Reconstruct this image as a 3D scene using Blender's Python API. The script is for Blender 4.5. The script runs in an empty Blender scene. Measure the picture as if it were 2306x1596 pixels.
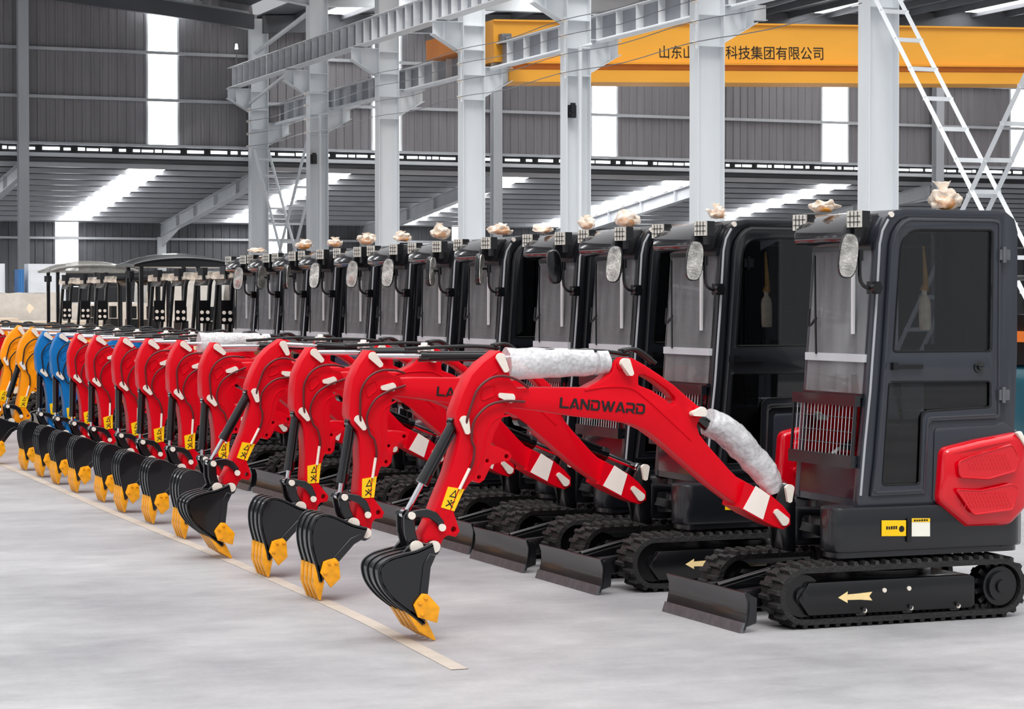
import bpy, bmesh, math, random
from mathutils import Vector, Matrix, noise
from mathutils.geometry import tessellate_polygon, delaunay_2d_cdt

S = bpy.context.scene
COL = S.collection
R = math.radians
PI = math.pi
random.seed(7)

# ------------------------------------------------------------------ camera, sky, exposure
cam_d = bpy.data.cameras.new('camera')
cam = bpy.data.objects.new('camera', cam_d); COL.objects.link(cam)
cam.location = (0, 0, 1.8)
cam.rotation_euler = (R(90 - 1.30), 0, -R(22.02))
cam_d.sensor_width = 36.0
cam_d.lens = 36.0 * 5200 / 2306
cam_d.clip_end = 400
S.camera = cam

S.view_settings.view_transform = 'Standard'
S.view_settings.look = 'None'
S.view_settings.gamma = 1
S.view_settings.use_curve_mapping = False
S.view_settings.exposure = 0.06
S.cycles.transparent_max_bounces = 24
S.cycles.max_bounces = 8
S.cycles.sample_clamp_indirect = 8

W = bpy.data.worlds.new('world'); S.world = W; W.use_nodes = True
nt = W.node_tree; nt.nodes.clear()
wo = nt.nodes.new('ShaderNodeOutputWorld'); wb = nt.nodes.new('ShaderNodeBackground')
tc = nt.nodes.new('ShaderNodeTexCoord'); sx = nt.nodes.new('ShaderNodeSeparateXYZ'); rp = nt.nodes.new('ShaderNodeValToRGB')
nt.links.new(tc.outputs['Generated'], sx.inputs[0]); nt.links.new(sx.outputs['Z'], rp.inputs[0])
rp.color_ramp.elements[0].position = 0.05; rp.color_ramp.elements[0].color = (.34, .35, .37, 1)
rp.color_ramp.elements[1].position = .70; rp.color_ramp.elements[1].color = (.95, .95, .97, 1)
e3 = rp.color_ramp.elements.new(.86); e3.color = (2.6, 2.6, 2.6, 1)
nt.links.new(rp.outputs[0], wb.inputs['Color']); wb.inputs['Strength'].default_value = 1.0
nt.links.new(wb.outputs[0], wo.inputs['Surface'])

sun_d = bpy.data.lights.new('sun', 'SUN'); sun_d.energy = 1.5; sun_d.angle = R(26); sun_d.color = (1, .98, .95)
sun = bpy.data.objects.new('sun', sun_d); COL.objects.link(sun)
sun.rotation_euler = (R(38), 0, R(-25))

# ------------------------------------------------------------------ materials
def lin(c): return tuple(((v / 255) / 12.92 if v / 255 <= .04045 else ((v / 255 + .055) / 1.055) ** 2.4) for v in c)
M = {}
def mat(name, rgb, rough=.5, metal=0., coat=0., var=0., scale=6., bump=0., bscale=40., emit=0., spec=.5, stretch=None):
    m = bpy.data.materials.new(name); m.use_nodes = True; M[name] = m
    n = m.node_tree; b = n.nodes['Principled BSDF']
    col = (*lin(rgb), 1)
    b.inputs['Base Color'].default_value = col
    b.inputs['Roughness'].default_value = rough
    b.inputs['Metallic'].default_value = metal
    b.inputs['Coat Weight'].default_value = coat
    b.inputs['Coat Roughness'].default_value = .08
    b.inputs['Specular IOR Level'].default_value = spec
    if emit:
        b.inputs['Emission Color'].default_value = col; b.inputs['Emission Strength'].default_value = emit
    if var or bump:
        t = n.nodes.new('ShaderNodeTexCoord'); mp = n.nodes.new('ShaderNodeMapping')
        if stretch: mp.inputs['Scale'].default_value = stretch
        n.links.new(t.outputs['Object'], mp.inputs[0])
    if var:
        nz = n.nodes.new('ShaderNodeTexNoise'); nz.inputs['Scale'].default_value = scale; nz.inputs['Detail'].default_value = 6
        n.links.new(mp.outputs[0], nz.inputs['Vector'])
        mr = n.nodes.new('ShaderNodeMapRange'); mr.inputs[1].default_value = .3; mr.inputs[2].default_value = .7
        mr.inputs[3].default_value = 1 - var; mr.inputs[4].default_value = 1 + var
        n.links.new(nz.outputs['Fac'], mr.inputs[0])
        mx = n.nodes.new('ShaderNodeVectorMath'); mx.operation = 'SCALE'; mx.inputs[0].default_value = col[:3]
        n.links.new(mr.outputs[0], mx.inputs['Scale']); n.links.new(mx.outputs[0], b.inputs['Base Color'])
    if bump:
        n2 = n.nodes.new('ShaderNodeTexNoise'); n2.inputs['Scale'].default_value = bscale; n2.inputs['Detail'].default_value = 4
        n.links.new(mp.outputs[0], n2.inputs['Vector'])
        bp = n.nodes.new('ShaderNodeBump'); bp.inputs['Strength'].default_value = bump; bp.inputs['Distance'].default_value = .02
        n.links.new(n2.outputs['Fac'], bp.inputs['Height']); n.links.new(bp.outputs[0], b.inputs['Normal'])
    return m
def glass(name, tint, refl=1.0, rough=.02):
    m = bpy.data.materials.new(name); m.use_nodes = True; M[name] = m
    n = m.node_tree; n.nodes.clear()
    o = n.nodes.new('ShaderNodeOutputMaterial'); t = n.nodes.new('ShaderNodeBsdfTransparent'); g = n.nodes.new('ShaderNodeBsdfGlossy')
    f = n.nodes.new('ShaderNodeFresnel'); f.inputs[0].default_value = 1.5
    x = n.nodes.new('ShaderNodeMixShader'); t.inputs[0].default_value = (*tint, 1); g.inputs['Roughness'].default_value = rough
    mu = n.nodes.new('ShaderNodeMath'); mu.operation = 'MULTIPLY'; mu.inputs[1].default_value = refl
    n.links.new(f.outputs[0], mu.inputs[0]); n.links.new(mu.outputs[0], x.inputs[0])
    n.links.new(t.outputs[0], x.inputs[1]); n.links.new(g.outputs[0], x.inputs[2]); n.links.new(x.outputs[0], o.inputs[0])
    return m
def film(name, rgb, clear=.3, bs=60., st=(1, 1, 1), bmp=.9, sp=.6):
    m = bpy.data.materials.new(name); m.use_nodes = True; M[name] = m
    n = m.node_tree; b = n.nodes['Principled BSDF']; o = n.nodes['Material Output']
    b.inputs['Base Color'].default_value = (*lin(rgb), 1); b.inputs['Roughness'].default_value = .25
    b.inputs['Coat Weight'].default_value = .5
    tc = n.nodes.new('ShaderNodeTexCoord')
    nz = n.nodes.new('ShaderNodeTexNoise'); nz.inputs['Scale'].default_value = bs; nz.inputs['Detail'].default_value = 5
    mp = n.nodes.new('ShaderNodeMapping'); mp.inputs['Scale'].default_value = st
    n.links.new(tc.outputs['Object'], mp.inputs[0]); n.links.new(mp.outputs[0], nz.inputs['Vector'])
    bp = n.nodes.new('ShaderNodeBump'); bp.inputs['Strength'].default_value = bmp; bp.inputs['Distance'].default_value = .01
    n.links.new(nz.outputs['Fac'], bp.inputs['Height']); n.links.new(bp.outputs[0], b.inputs['Normal'])
    t = n.nodes.new('ShaderNodeBsdfTransparent'); x = n.nodes.new('ShaderNodeMixShader')
    mr = n.nodes.new('ShaderNodeMapRange'); mr.inputs[1].default_value = .35; mr.inputs[2].default_value = .65
    mr.inputs[3].default_value = clear * (1 - sp); mr.inputs[4].default_value = min(1, clear * (1 + sp))
    n.links.new(nz.outputs['Fac'], mr.inputs[0]); n.links.new(mr.outputs[0], x.inputs[0])
    n.links.new(b.outputs[0], x.inputs[1]); n.links.new(t.outputs[0], x.inputs[2]); n.links.new(x.outputs[0], o.inputs[0])
    return m

mat('red', (214, 0, 24), .36, var=.04, scale=3, spec=.2)
mat('blue', (0, 108, 178), .36, var=.05, scale=3, spec=.3)
mat('orange', (255, 152, 0), .38, var=.06, scale=3, spec=.3)
mat('black', (7, 8, 11), .3, var=.2, scale=8, coat=.2)
mat('bucket_black', (9, 11, 16), .3, coat=.45, var=.2, scale=9)
mat('gloss_black', (9, 10, 12), .15, coat=.6)
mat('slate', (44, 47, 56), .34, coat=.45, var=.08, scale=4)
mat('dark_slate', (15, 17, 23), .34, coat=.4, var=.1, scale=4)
mat('rubber', (27, 26, 26), .62, var=.3, scale=18, bump=.5, bscale=60)
mat('hose', (16, 16, 17), .5)
mat('brown_hose', (92, 24, 26), .5)
mat('chrome', (225, 225, 228), .12, metal=1)
mat('steel', (120, 122, 126), .35, metal=.7, var=.15, scale=20)
mat('pin_white', (236, 226, 214), .35, var=.06, scale=30)
mat('reflective_white', (248, 236, 228), .3, var=.03, scale=10)  # white of the painted boom glare and of the hose caps
mat('yellow', (244, 164, 4), .36, var=.2, scale=18, coat=.2)
mat('red_gloss', (214, 0, 24), .14, coat=.6, spec=.4)
mat('label_yellow', (255, 205, 0), .4)
mat('label_white', (245, 243, 230), .4)
mat('arrow_cream', (250, 222, 160), .45, var=.05, scale=30)
mat('print_black', (18, 10, 10), .5)
mat('lamp_lens', (225, 222, 212), .2, coat=.6, bump=.6, bscale=120)
mat('mirror', (226, 222, 214), .08, metal=.85, var=.5, scale=15, bump=.6, bscale=13)  # colour noise stands in for broken reflections on wrinkled film
mat('seat_black', (22, 22, 24), .6, var=.15)
mat('bottle', (244, 232, 208), .3, var=.15, scale=25)
mat('bottle_gold', (196, 150, 70), .35, var=.3, scale=25)
mat('white_strip', (226, 226, 226), .4)
mat('paper', (208, 206, 198), .7)
film('glass_clear', (158, 158, 160), .62, 2.2, (3, 3, .5), .08, .22)
glass('glass_dark', (.78, .79, .80), 1.2)
glass('glass_tinted', (.34, .35, .37), 1.2)
glass('glass_red', (.22, .10, .11), .7)
mat('visor_smoke', (44, 44, 47), .12, coat=.7)
mat('maroon_pane', (58, 34, 42), .12, coat=.3, var=.15, scale=5)
film('bubble_film', (232, 232, 234), .34, 48, (1, 1, 1), .45, .35)
film('bag_film', (250, 236, 218), .42, 18, (1, 1, 1), .5)
film('canopy_film', (150, 148, 142), .25, 9)
mat('bag_core', (240, 164, 70), .5, var=.35, scale=30)
mat('cardboard', (240, 206, 160), .75, var=.08, scale=3)
mat('cream_crate', (247, 228, 205), .7, var=.08, scale=3)
film('crate_film', (214, 212, 208), .15, 7)
mat('galv', (230, 234, 237), .5, var=.05, scale=2, stretch=(1, 1, .2))
mat('galv_dim', (200, 203, 207), .5, var=.08, scale=2, stretch=(1, 1, .2))
mat('web_paint', (150, 153, 160), .5, var=.2, scale=1.5)  # darker copy of the beam colour, shade painted into the webs
mat('steel_paint', (232, 234, 236), .5, var=.10, scale=1.2, stretch=(1, .3, 3))
mat('rust_rail', (150, 120, 92), .7, var=.3, scale=6)
mat('wall_sheet', (148, 145, 148), .55, var=.10, scale=1.5, stretch=(3, 1, .25))
mat('annex_roof', (58, 59, 63), .6, var=.12, scale=2)
mat('annex_sheet', (104, 105, 109), .55, var=.12, scale=2)
mat('roof_sheet', (96, 98, 103), .6, var=.15, scale=.8)
mat('purlin', (206, 208, 212), .35, metal=.3, var=.1, scale=1)
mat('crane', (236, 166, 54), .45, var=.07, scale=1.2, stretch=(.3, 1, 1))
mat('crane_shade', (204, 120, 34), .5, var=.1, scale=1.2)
mat('dark_goods', (28, 29, 32), .7, var=.4, scale=3)
mat('teal', (20, 84, 100), .35, coat=.3, var=.1)
mat('orange_cloth', (240, 120, 30), .7)
mat('cabinet_white', (225, 228, 232), .5, var=.05)
mat('cabinet_blue', (60, 120, 180), .5)
mat('daylight', (255, 255, 255), .5, emit=7)
mat('daylight_soft', (250, 252, 255), .5, emit=2.6)
mat('lamp_glow', (255, 255, 250), .5, emit=5)
mat('trim_grey', (168, 170, 176), .22, coat=.4)  # pale grey that paints a highlight line on the front pillars
mat('line_paint', (178, 168, 157), .7, var=.10, scale=5)

def concrete():
    m = bpy.data.materials.new('concrete'); m.use_nodes = True; M['concrete'] = m
    n = m.node_tree; b = n.nodes['Principled BSDF']; L = n.links.new
    t = n.nodes.new('ShaderNodeTexCoord')
    def nz(sc, det, st=(1, 1, 1)):
        mp = n.nodes.new('ShaderNodeMapping'); mp.inputs['Scale'].default_value = st; L(t.outputs['Object'], mp.inputs[0])
        a = n.nodes.new('ShaderNodeTexNoise'); a.inputs['Scale'].default_value = sc; a.inputs['Detail'].default_value = det
        a.inputs['Roughness'].default_value = .65
        L(mp.outputs[0], a.inputs['Vector']); return a
    a = nz(.55, 8); c = nz(2.6, 10, (.9, 1.7, 1)); d = nz(34, 8)
    r = n.nodes.new('ShaderNodeValToRGB'); e = r.color_ramp.elements
    e[0].position = .3; e[0].color = (*lin((134, 134, 138)), 1); e[1].position = .72; e[1].color = (*lin((178, 178, 179)), 1)
    L(a.outputs['Fac'], r.inputs[0])
    r2 = n.nodes.new('ShaderNodeMapRange'); r2.inputs[1].default_value = .25; r2.inputs[2].default_value = .75; r2.inputs[3].default_value = .86; r2.inputs[4].default_value = 1.12
    L(c.outputs['Fac'], r2.inputs[0])
    v = n.nodes.new('ShaderNodeVectorMath'); v.operation = 'SCALE'; L(r.outputs[0], v.inputs[0]); L(r2.outputs[0], v.inputs['Scale'])
    r3 = n.nodes.new('ShaderNodeMapRange'); r3.inputs[1].default_value = .25; r3.inputs[2].default_value = .75; r3.inputs[3].default_value = .93; r3.inputs[4].default_value = 1.07
    L(d.outputs['Fac'], r3.inputs[0])
    v2 = n.nodes.new('ShaderNodeVectorMath'); v2.operation = 'SCALE'; L(v.outputs[0], v2.inputs[0]); L(r3.outputs[0], v2.inputs['Scale'])
    L(v2.outputs[0], b.inputs['Base Color'])
    b.inputs['Roughness'].default_value = .5; b.inputs['Specular IOR Level'].default_value = .35
    bp = n.nodes.new('ShaderNodeBump'); bp.inputs['Strength'].default_value = .12; bp.inputs['Distance'].default_value = .02
    L(c.outputs['Fac'], bp.inputs['Height']); L(bp.outputs[0], b.inputs['Normal'])
concrete()

# ------------------------------------------------------------------ mesh helpers
def prism(bm, poly, a0, a1, holes=(), axis='y', mi=0):
    """polygon (first, second coordinate) extruded along the third axis: 'y' takes (x,z), 'z' takes (x,y), 'x' takes (y,z)"""
    def P(p, a):
        return {'y': (p[0], a, p[1]), 'z': (p[0], p[1], a), 'x': (a, p[0], p[1])}[axis]
    loops = [list(poly)] + [list(h) for h in holes]
    tris = tessellate_polygon([[Vector((p[0], p[1], 0)) for p in l] for l in loops])
    flat = [p for l in loops for p in l]
    v0 = [bm.verts.new(P(p, a0)) for p in flat]; v1 = [bm.verts.new(P(p, a1)) for p in flat]
    fs = []
    for t in tris:
        try:
            fs.append(bm.faces.new([v0[i] for i in t])); fs.append(bm.faces.new([v1[i] for i in reversed(t)]))
        except ValueError: pass
    k = 0
    for l in loops:
        n = len(l)
        for i in range(n):
            j = (i + 1) % n
            try: fs.append(bm.faces.new((v0[k + i], v0[k + j], v1[k + j], v1[k + i])))
            except ValueError: pass
        k += n
    for f in fs: f.material_index = mi
    bmesh.ops.recalc_face_normals(bm, faces=fs)
    caps = {e for f in fs for e in f.edges}
    bmesh.ops.dissolve_limit(bm, angle_limit=.01, verts=list({v for f in fs if f.is_valid for v in f.verts}), edges=list(caps), delimit={'MATERIAL'})
    return v0 + v1
def box(bm, x0, x1, y0, y1, z0, z1, mi=0, mx=None):
    vs = [bm.verts.new((x, y, z)) for x in (x0, x1) for y in (y0, y1) for z in (z0, z1)]
    for q in ((0, 1, 3, 2), (4, 6, 7, 5), (0, 4, 5, 1), (2, 3, 7, 6), (0, 2, 6, 4), (1, 5, 7, 3)):
        f = bm.faces.new([vs[i] for i in q]); f.material_index = mi
    if mx is not None: bmesh.ops.transform(bm, matrix=mx, verts=vs)
    return vs
def cyl(bm, p0, p1, r, r2=None, seg=16, mi=0):
    p0, p1 = Vector(p0), Vector(p1); d = p1 - p0
    q = Vector((0, 0, 1)).rotation_difference(d).to_matrix().to_4x4()
    g = bmesh.ops.create_cone(bm, cap_ends=True, segments=seg, radius1=r, radius2=r if r2 is None else r2, depth=d.length,
                              matrix=Matrix.Translation((p0 + p1) / 2) @ q)
    for v in g['verts']:
        for f in v.link_faces: f.material_index = mi
    return g['verts']
def catmull(pts, n=6):
    p = [Vector(a) for a in pts]; out = []
    for i in range(len(p) - 1):
        a = p[i - 1] if i else p[0]; b = p[i]; c = p[i + 1]; d = p[i + 2] if i + 2 < len(p) else p[-1]
        for k in range(n):
            t = k / n
            out.append(.5 * ((2 * b) + (c - a) * t + (2 * a - 5 * b + 4 * c - d) * t * t + (3 * b - a - 3 * c + d) * t ** 3))
    out.append(p[-1]); return out
def tube(bm, pts, r, seg=8, smooth=0, mi=0, rad=None):
    if smooth: pts = catmull(pts, smooth)
    pts = [Vector(p) for p in pts]; rings = []; up = None
    for i, p in enumerate(pts):
        d = (pts[min(i + 1, len(pts) - 1)] - pts[max(i - 1, 0)]).normalized()
        if up is None:
            up = Vector((0, 1, 0)) if abs(d.y) < .9 else Vector((0, 0, 1))
        s = d.cross(up).normalized(); up = s.cross(d).normalized()
        rr = rad(i / (len(pts) - 1)) if rad else r
        rings.append([bm.verts.new(p + (s * math.cos(a) + up * math.sin(a)) * rr) for a in (2 * PI * k / seg for k in range(seg))])
    for a, b in zip(rings, rings[1:]):
        for k in range(seg):
            f = bm.faces.new((a[k], a[(k + 1) % seg], b[(k + 1) % seg], b[k])); f.material_index = mi
    for rg in (rings[0][::-1], rings[-1]):
        f = bm.faces.new(rg); f.material_index = mi
def bevel(bm, w, seg=2, ang=30):
    es = [e for e in bm.edges if len(e.link_faces) == 2 and e.calc_face_angle(0) > R(ang)]
    bmesh.ops.bevel(bm, geom=es, offset=w, segments=seg, affect='EDGES', clamp_overlap=True, profile=.5)
def roundpoly(poly, r, n=4):
    out = []; N = len(poly)
    for i, p in enumerate(poly):
        p = Vector(p[:2]); a = Vector(poly[i - 1][:2]); b = Vector(poly[(i + 1) % N][:2])
        rr = r if len(poly[i]) < 3 else poly[i][2]
        if rr <= 0: out.append(tuple(p)); continue
        u = (a - p); v = (b - p); t = min(rr, u.length * .45, v.length * .45)
        s, e = p + u.normalized() * t, p + v.normalized() * t
        for k in range(n + 1):
            q = k / n; out.append(tuple(s * (1 - q) ** 2 + p * 2 * q * (1 - q) + e * q * q))
    return out
def mesh(name, bm, mats, smooth=35):
    me = bpy.data.meshes.new(name)
    bmesh.ops.recalc_face_normals(bm, faces=bm.faces[:])
    bm.to_mesh(me); bm.free()
    for m in (mats if isinstance(mats, (list, tuple)) else [mats]): me.materials.append(M[m])
    for p in me.polygons: p.use_smooth = True
    me.set_sharp_from_angle(angle=R(smooth))
    return me
def obj(name, me, parent=None, loc=(0, 0, 0), ry=0, rot=None):
    o = bpy.data.objects.new(name, me); COL.objects.link(o)
    if parent: o.parent = parent
    o.location = loc; o.rotation_euler = rot if rot else (0, ry, 0)
    return o
def tag(o, label, cat, group=None, kind=None):
    if label: o['label'] = label
    if cat: o['category'] = cat
    if group: o['group'] = group
    if kind: o['kind'] = kind
    return o
def struct(name, bm, m, loc=(0, 0, 0)):
    o = obj(name, mesh(name, bm, m), None, loc); o['kind'] = 'structure'; return o
def thing(name, label, cat, loc, group=None):
    o = obj(name, None, None, loc); return tag(o, label, cat, group)
CACHE = {}
def cached(key, fn):
    if key not in CACHE: CACHE[key] = fn()
    return CACHE[key]
def B(): return bmesh.new()
def PT(o, name, mats, fn, loc=(0, 0, 0), ry=0, rot=None, key=None, label=None):
    """one part mesh, built once and shared by every copy"""
    def mk():
        bm = B(); fn(bm); return mesh(name, bm, mats)
    c = obj(name, cached(key or (name, str(mats)), mk), o, loc, ry, rot)
    if label: c['label'] = label
    return c

# ------------------------------------------------------------------ the hall
def hall():
    bm = B(); box(bm, -45, 62, -20, 81.2, -.2, 0); struct('floor', bm, 'concrete')
    bm = B()
    pts = [(3.99, 10.55), (4.06, 11.6), (4.13, 12.8), (4.20, 15.8), (4.23, 19.5), (4.30, 23), (4.36, 27), (4.4, 34)]
    pv = None
    for p in catmull([(x, y, 0) for x, y in pts], 4):
        c = [bm.verts.new((p.x + d, p.y, z)) for d, z in ((-.045, .001), (-.045, .003), (.045, .003), (.045, .001))]
        if pv:
            for k in range(4): bm.faces.new((pv[k], pv[(k + 1) % 4], c[(k + 1) % 4], c[k]))
        pv = c
    struct('trim_1', bm, 'line_paint')
    YW = 67.8
    wins = [(-6.9, -5.95), (.65, 1.6), (8.2, 9.15), (15.72, 16.66), (22.75, 23.7), (30.14, 31.05), (38.57, 39.57), (46, 47)]
    def sheet(bm, x0, x1, y, z0, ztop, pitch=.26):
        n = max(1, int((x1 - x0) / pitch)); prof = []
        for i in range(n):
            a = x0 + (x1 - x0) * i / n; w = (x1 - x0) / n
            prof += [(a, 0), (a + w * .62, 0), (a + w * .7, -.035), (a + w * .92, -.035)]
        prof.append((x1, 0))
        lo = [bm.verts.new((x, y + d, z0)) for x, d in prof]; hi = [bm.verts.new((x, y + d, ztop(x))) for x, d in prof]
        for i in range(len(prof) - 1): bm.faces.new((lo[i], lo[i + 1], hi[i + 1], hi[i]))
    top = lambda x: 10.55 - .108 * (x - 14.4) if x < 18.95 else 10.06 + .05 * (x - 18.95)
    bm = B(); x = -45
    for a, b in wins + [(62, 62)]:
        sheet(bm, x, a, YW, 6.4, lambda q: top(q) + (.8 if q < 18.95 else .42)); x = b
    struct('wall_back', bm, 'wall_sheet')
    for i, (a, b) in enumerate(wins):
        bm = B(); t = top(a) + (.6 if a < 18.9 else .3)
        for z0, z1 in ((6.46, 7.76), (7.84, 9.16), (9.24, t)): box(bm, a + .03, b - .03, YW, YW + .03, z0, z1)
        w = struct('window_%d' % (i + 1), bm, 'daylight')
        bm = B()
        for z in (7.8, 9.2): box(bm, a, b, YW - .05, YW + .02, z - .03, z + .03)
        for q in (a, b): box(bm, q - .03, q + .03, YW - .05, YW + .03, 6.42, t)
        obj('window_frame', mesh('window_frame', bm, 'galv'), w)
    k = 2
    for z in (7.8, 9.2):
        bm = B(); box(bm, -45, 62, YW - .18, YW - .04, z - .05, z + .04); struct('trim_%d' % k, bm, 'galv_dim'); k += 1
    bm = B(); box(bm, -45, 62, YW - .25, YW - .02, 6.40, 6.47); struct('trim_%d' % k, bm, 'galv_dim'); k += 1
    bm = B(); box(bm, -45, 62, YW - .2, YW + .1, 6.06, 6.16); struct('trim_%d' % k, bm, 'galv'); k += 1
    # dark vent strip with daylight slots
    bm = B(); x = -44.5
    while x < 61:
        w = random.choice((.12, .2, .34, .5)); box(bm, x, x + w, YW - .03, YW, 6.25, 6.32 + random.random() * .02); x += w + random.choice((.06, .12, .22))
    struct('window_20', bm, 'daylight_soft')
    bm = B(); box(bm, -45, 62, YW + .01, YW + .06, 6.15, 6.41); struct('trim_%d' % k, bm, 'dark_goods'); k += 1
    # unseen side wall, added to block sky and darken reflections
    bm = B(); box(bm, -26.1, -26, -20, 81, 0, 9); struct('wall_left', bm, 'wall_sheet')
    for i in range(12):
        bm = B(); box(bm, -26, -25.97, -14 + i * 7.4, -12.9 + i * 7.4, 1.2, 8); struct('window_%d' % (70 + i), bm, 'daylight_soft')  # unseen glowing strips, added for white reflections in the windshields
    # wall posts
    for X in (-18.4, -10.8, -3.2, 4.4, 12.0, 26.75, 34.4, 42.9, 50.5):
        bm = B(); y = YW - .34
        zt = top(X) - .02
        prism(bm, [(-.15, -.15), (.15, -.15), (.15, -.13), (.012, -.13), (.012, .13), (.15, .13), (.15, .15), (-.15, .15), (-.15, .13), (-.012, .13), (-.012, -.13), (-.15, -.13)], 0, zt, axis='z')
        o = obj('wall_post', mesh('wall_post', bm, 'galv_dim'), None, (X, y, 0)); o['kind'] = 'structure'
    # gable rafter
    for x0, x1, n in ((-30, 18.8, 'left'), (19.1, 62, 'right')):
        bm = B()
        prism(bm, [(x0, top(x0) - .55), (x1, top(x1) - .12 if n == 'left' else top(x1) - .4), (x1, top(x1) + .3), (x0, top(x0) + .3)] if n == 'left' else
              [(x0, 9.85), (x1, top(x1) - .3), (x1, top(x1) + .3), (x0, top(x0) + .3)], YW - .8, YW - .6)
        o = obj('gable_rafter', mesh('gable_rafter', bm, 'roof_sheet'), None); o['kind'] = 'structure'
    # main roof over the back bays
    for n, x0, x1 in (('left', -30, 18.9), ('right', 19.1, 62)):
        bm = B()
        zt = lambda x: (10.75 + .108 * (18.9 - x)) if n == 'left' else 10.4 + .05 * (x - 19)
        vs = []
        for y in ((53 if n == 'left' else 51), 68.2):
            for x in (x0, x1):
                for dz in (0, .05): vs.append(bm.verts.new((x, y, zt(x) + dz)))
        for q in ((0, 1, 3, 2), (4, 6, 7, 5), (0, 4, 5, 1), (2, 3, 7, 6), (0, 2, 6, 4), (1, 5, 7, 3)): bm.faces.new([vs[i] for i in q])
        sgn = -1
        Ls = range(int(abs(x1 - x0) / 1.4))
        for i in Ls:
            x = x0 + 1 + i * 1.4
            box(bm, x - .04, x + .04, (53 if n == 'left' else 51), 67.2, zt(x) - .2, zt(x) - .01)
        struct('ceiling_' + n, bm, 'roof_sheet')
    kk = 21
    for X in (21.3, 25.5, 31.5, 37.5, 43.5):
        bm = B()
        for y0, y1 in ((52, 56), (57.5, 61), (62, 66.6)):
            box(bm, X - .45, X + .45, y0, y1, 10.40 + .05 * (X - 19) - .06, 10.40 + .05 * (X - 19) - .01)
        struct('window_%d' % kk, bm, 'daylight'); kk += 1
    # annex behind the wall
    YA = 80.9
    zr = lambda y: 6.02 - .1 * (y - 67.9)
    def quadslab(bm, x0, x1, y0, y1, off, th):
        vs = [bm.verts.new((x, y, zr(y) + off + dz)) for x in (x0, x1) for y in (y0, y1) for dz in (0, th)]
        for q in ((0, 1, 3, 2), (4, 6, 7, 5), (0, 4, 5, 1), (2, 3, 7, 6), (0, 2, 6, 4), (1, 5, 7, 3)): bm.faces.new([vs[i] for i in q])
    bm = B(); quadslab(bm, -45, 62, 67.9, 81.2, .0, .05); struct('ceiling_annex', bm, 'annex_roof')
    for i in range(11):
        y = 68.6 + i * 1.17
        bm = B(); z = zr(y)
        prism(bm, [(y - .04, z - .15), (y + .09, z - .15), (y + .09, z - .135), (y - .025, z - .135), (y - .025, z - .01), (y - .04, z - .01)], -45, 62, axis='x')
        o = obj('purlin', mesh('purlin', bm, 'purlin'), None); o['kind'] = 'structure'
    for X in (-2, 4, 10, 16.1, 22.05, 28.1, 34.2, 40.1):
        bm = B(); quadslab(bm, X - .55, X + .55, 69.0, 80.2, -.03, .02); struct('window_%d' % kk, bm, 'daylight'); kk += 1
    aw = [(-6.5, -5.7), (.9, 1.7), (8.3, 9.1), (15.5, 16.3), (23.1, 23.9), (30.3, 31.1), (37.7, 38.5), (45, 45.8)]
    bm = B(); x = -45
    for a, b in aw + [(62, 62)]:
        sheet(bm, x, a, YA, 0, lambda x: 4.75, .3)
        if a < 62: sheet(bm, a, b, YA, 0, lambda x: 2.2, .3)
        x = b
    struct('wall_annex', bm, 'annex_sheet')
    for a, b in aw:
        bm = B()
        for z0, z1 in ((2.2, 3.98), (4.1, 4.68)): box(bm, a, b, YA, YA + .03, z0, z1)
        struct('window_%d' % kk, bm, 'daylight'); kk += 1
    bm = B(); box(bm, -45, 62, YA - .16, YA - .05, 4.0, 4.08); struct('trim_%d' % k, bm, 'galv_dim'); k += 1
    bm = B(); box(bm, -45, 62, YA - .16, YA - .05, 4.6, 4.72); struct('trim_%d' % k, bm, 'galv_dim'); k += 1
    for X in (-3.2, 4.4, 12.0, 19.2, 26.75, 34.4, 42.9):
        bm = B()
        prism(bm, [(-.14, -.12), (.14, -.12), (.14, .12), (-.14, .12)], 0, 4.1, axis='z'); bevel(bm, .01)
        o = obj('annex_post', mesh('annex_post', bm, 'galv'), None, (X, YA - .3, 0)); o['kind'] = 'structure'
        bm = B()
        zz = lambda y, d: zr(y) - d
        prism(bm, [(67.95, zz(67.95, .75)), (70, zz(70, .62)), (77.5, zz(77.5, .62)), (80.3, zz(80.3, 1.0)), (80.7, zz(80.7, 1.0)), (80.7, zz(80.7, .21)), (67.95, zz(67.95, .21))], X - .012, X + .012, axis='x')
        for d0, d1 in ((.21, .23), (.62, .64)):
            prism(bm, [(67.95, zz(67.95, d1)), (80.3, zz(80.3, d1)), (80.3, zz(80.3, d0)), (67.95, zz(67.95, d0))], X - .13, X + .13, axis='x')
        for y in (70.2, 72.9, 75.6, 78): box(bm, X - .12, X + .12, y - .012, y + .012, zr(y) - .63, zr(y) - .22)
        o = obj('annex_rafter', mesh('annex_rafter', bm, 'galv_dim'), None); o['kind'] = 'structure'
hall()

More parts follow.
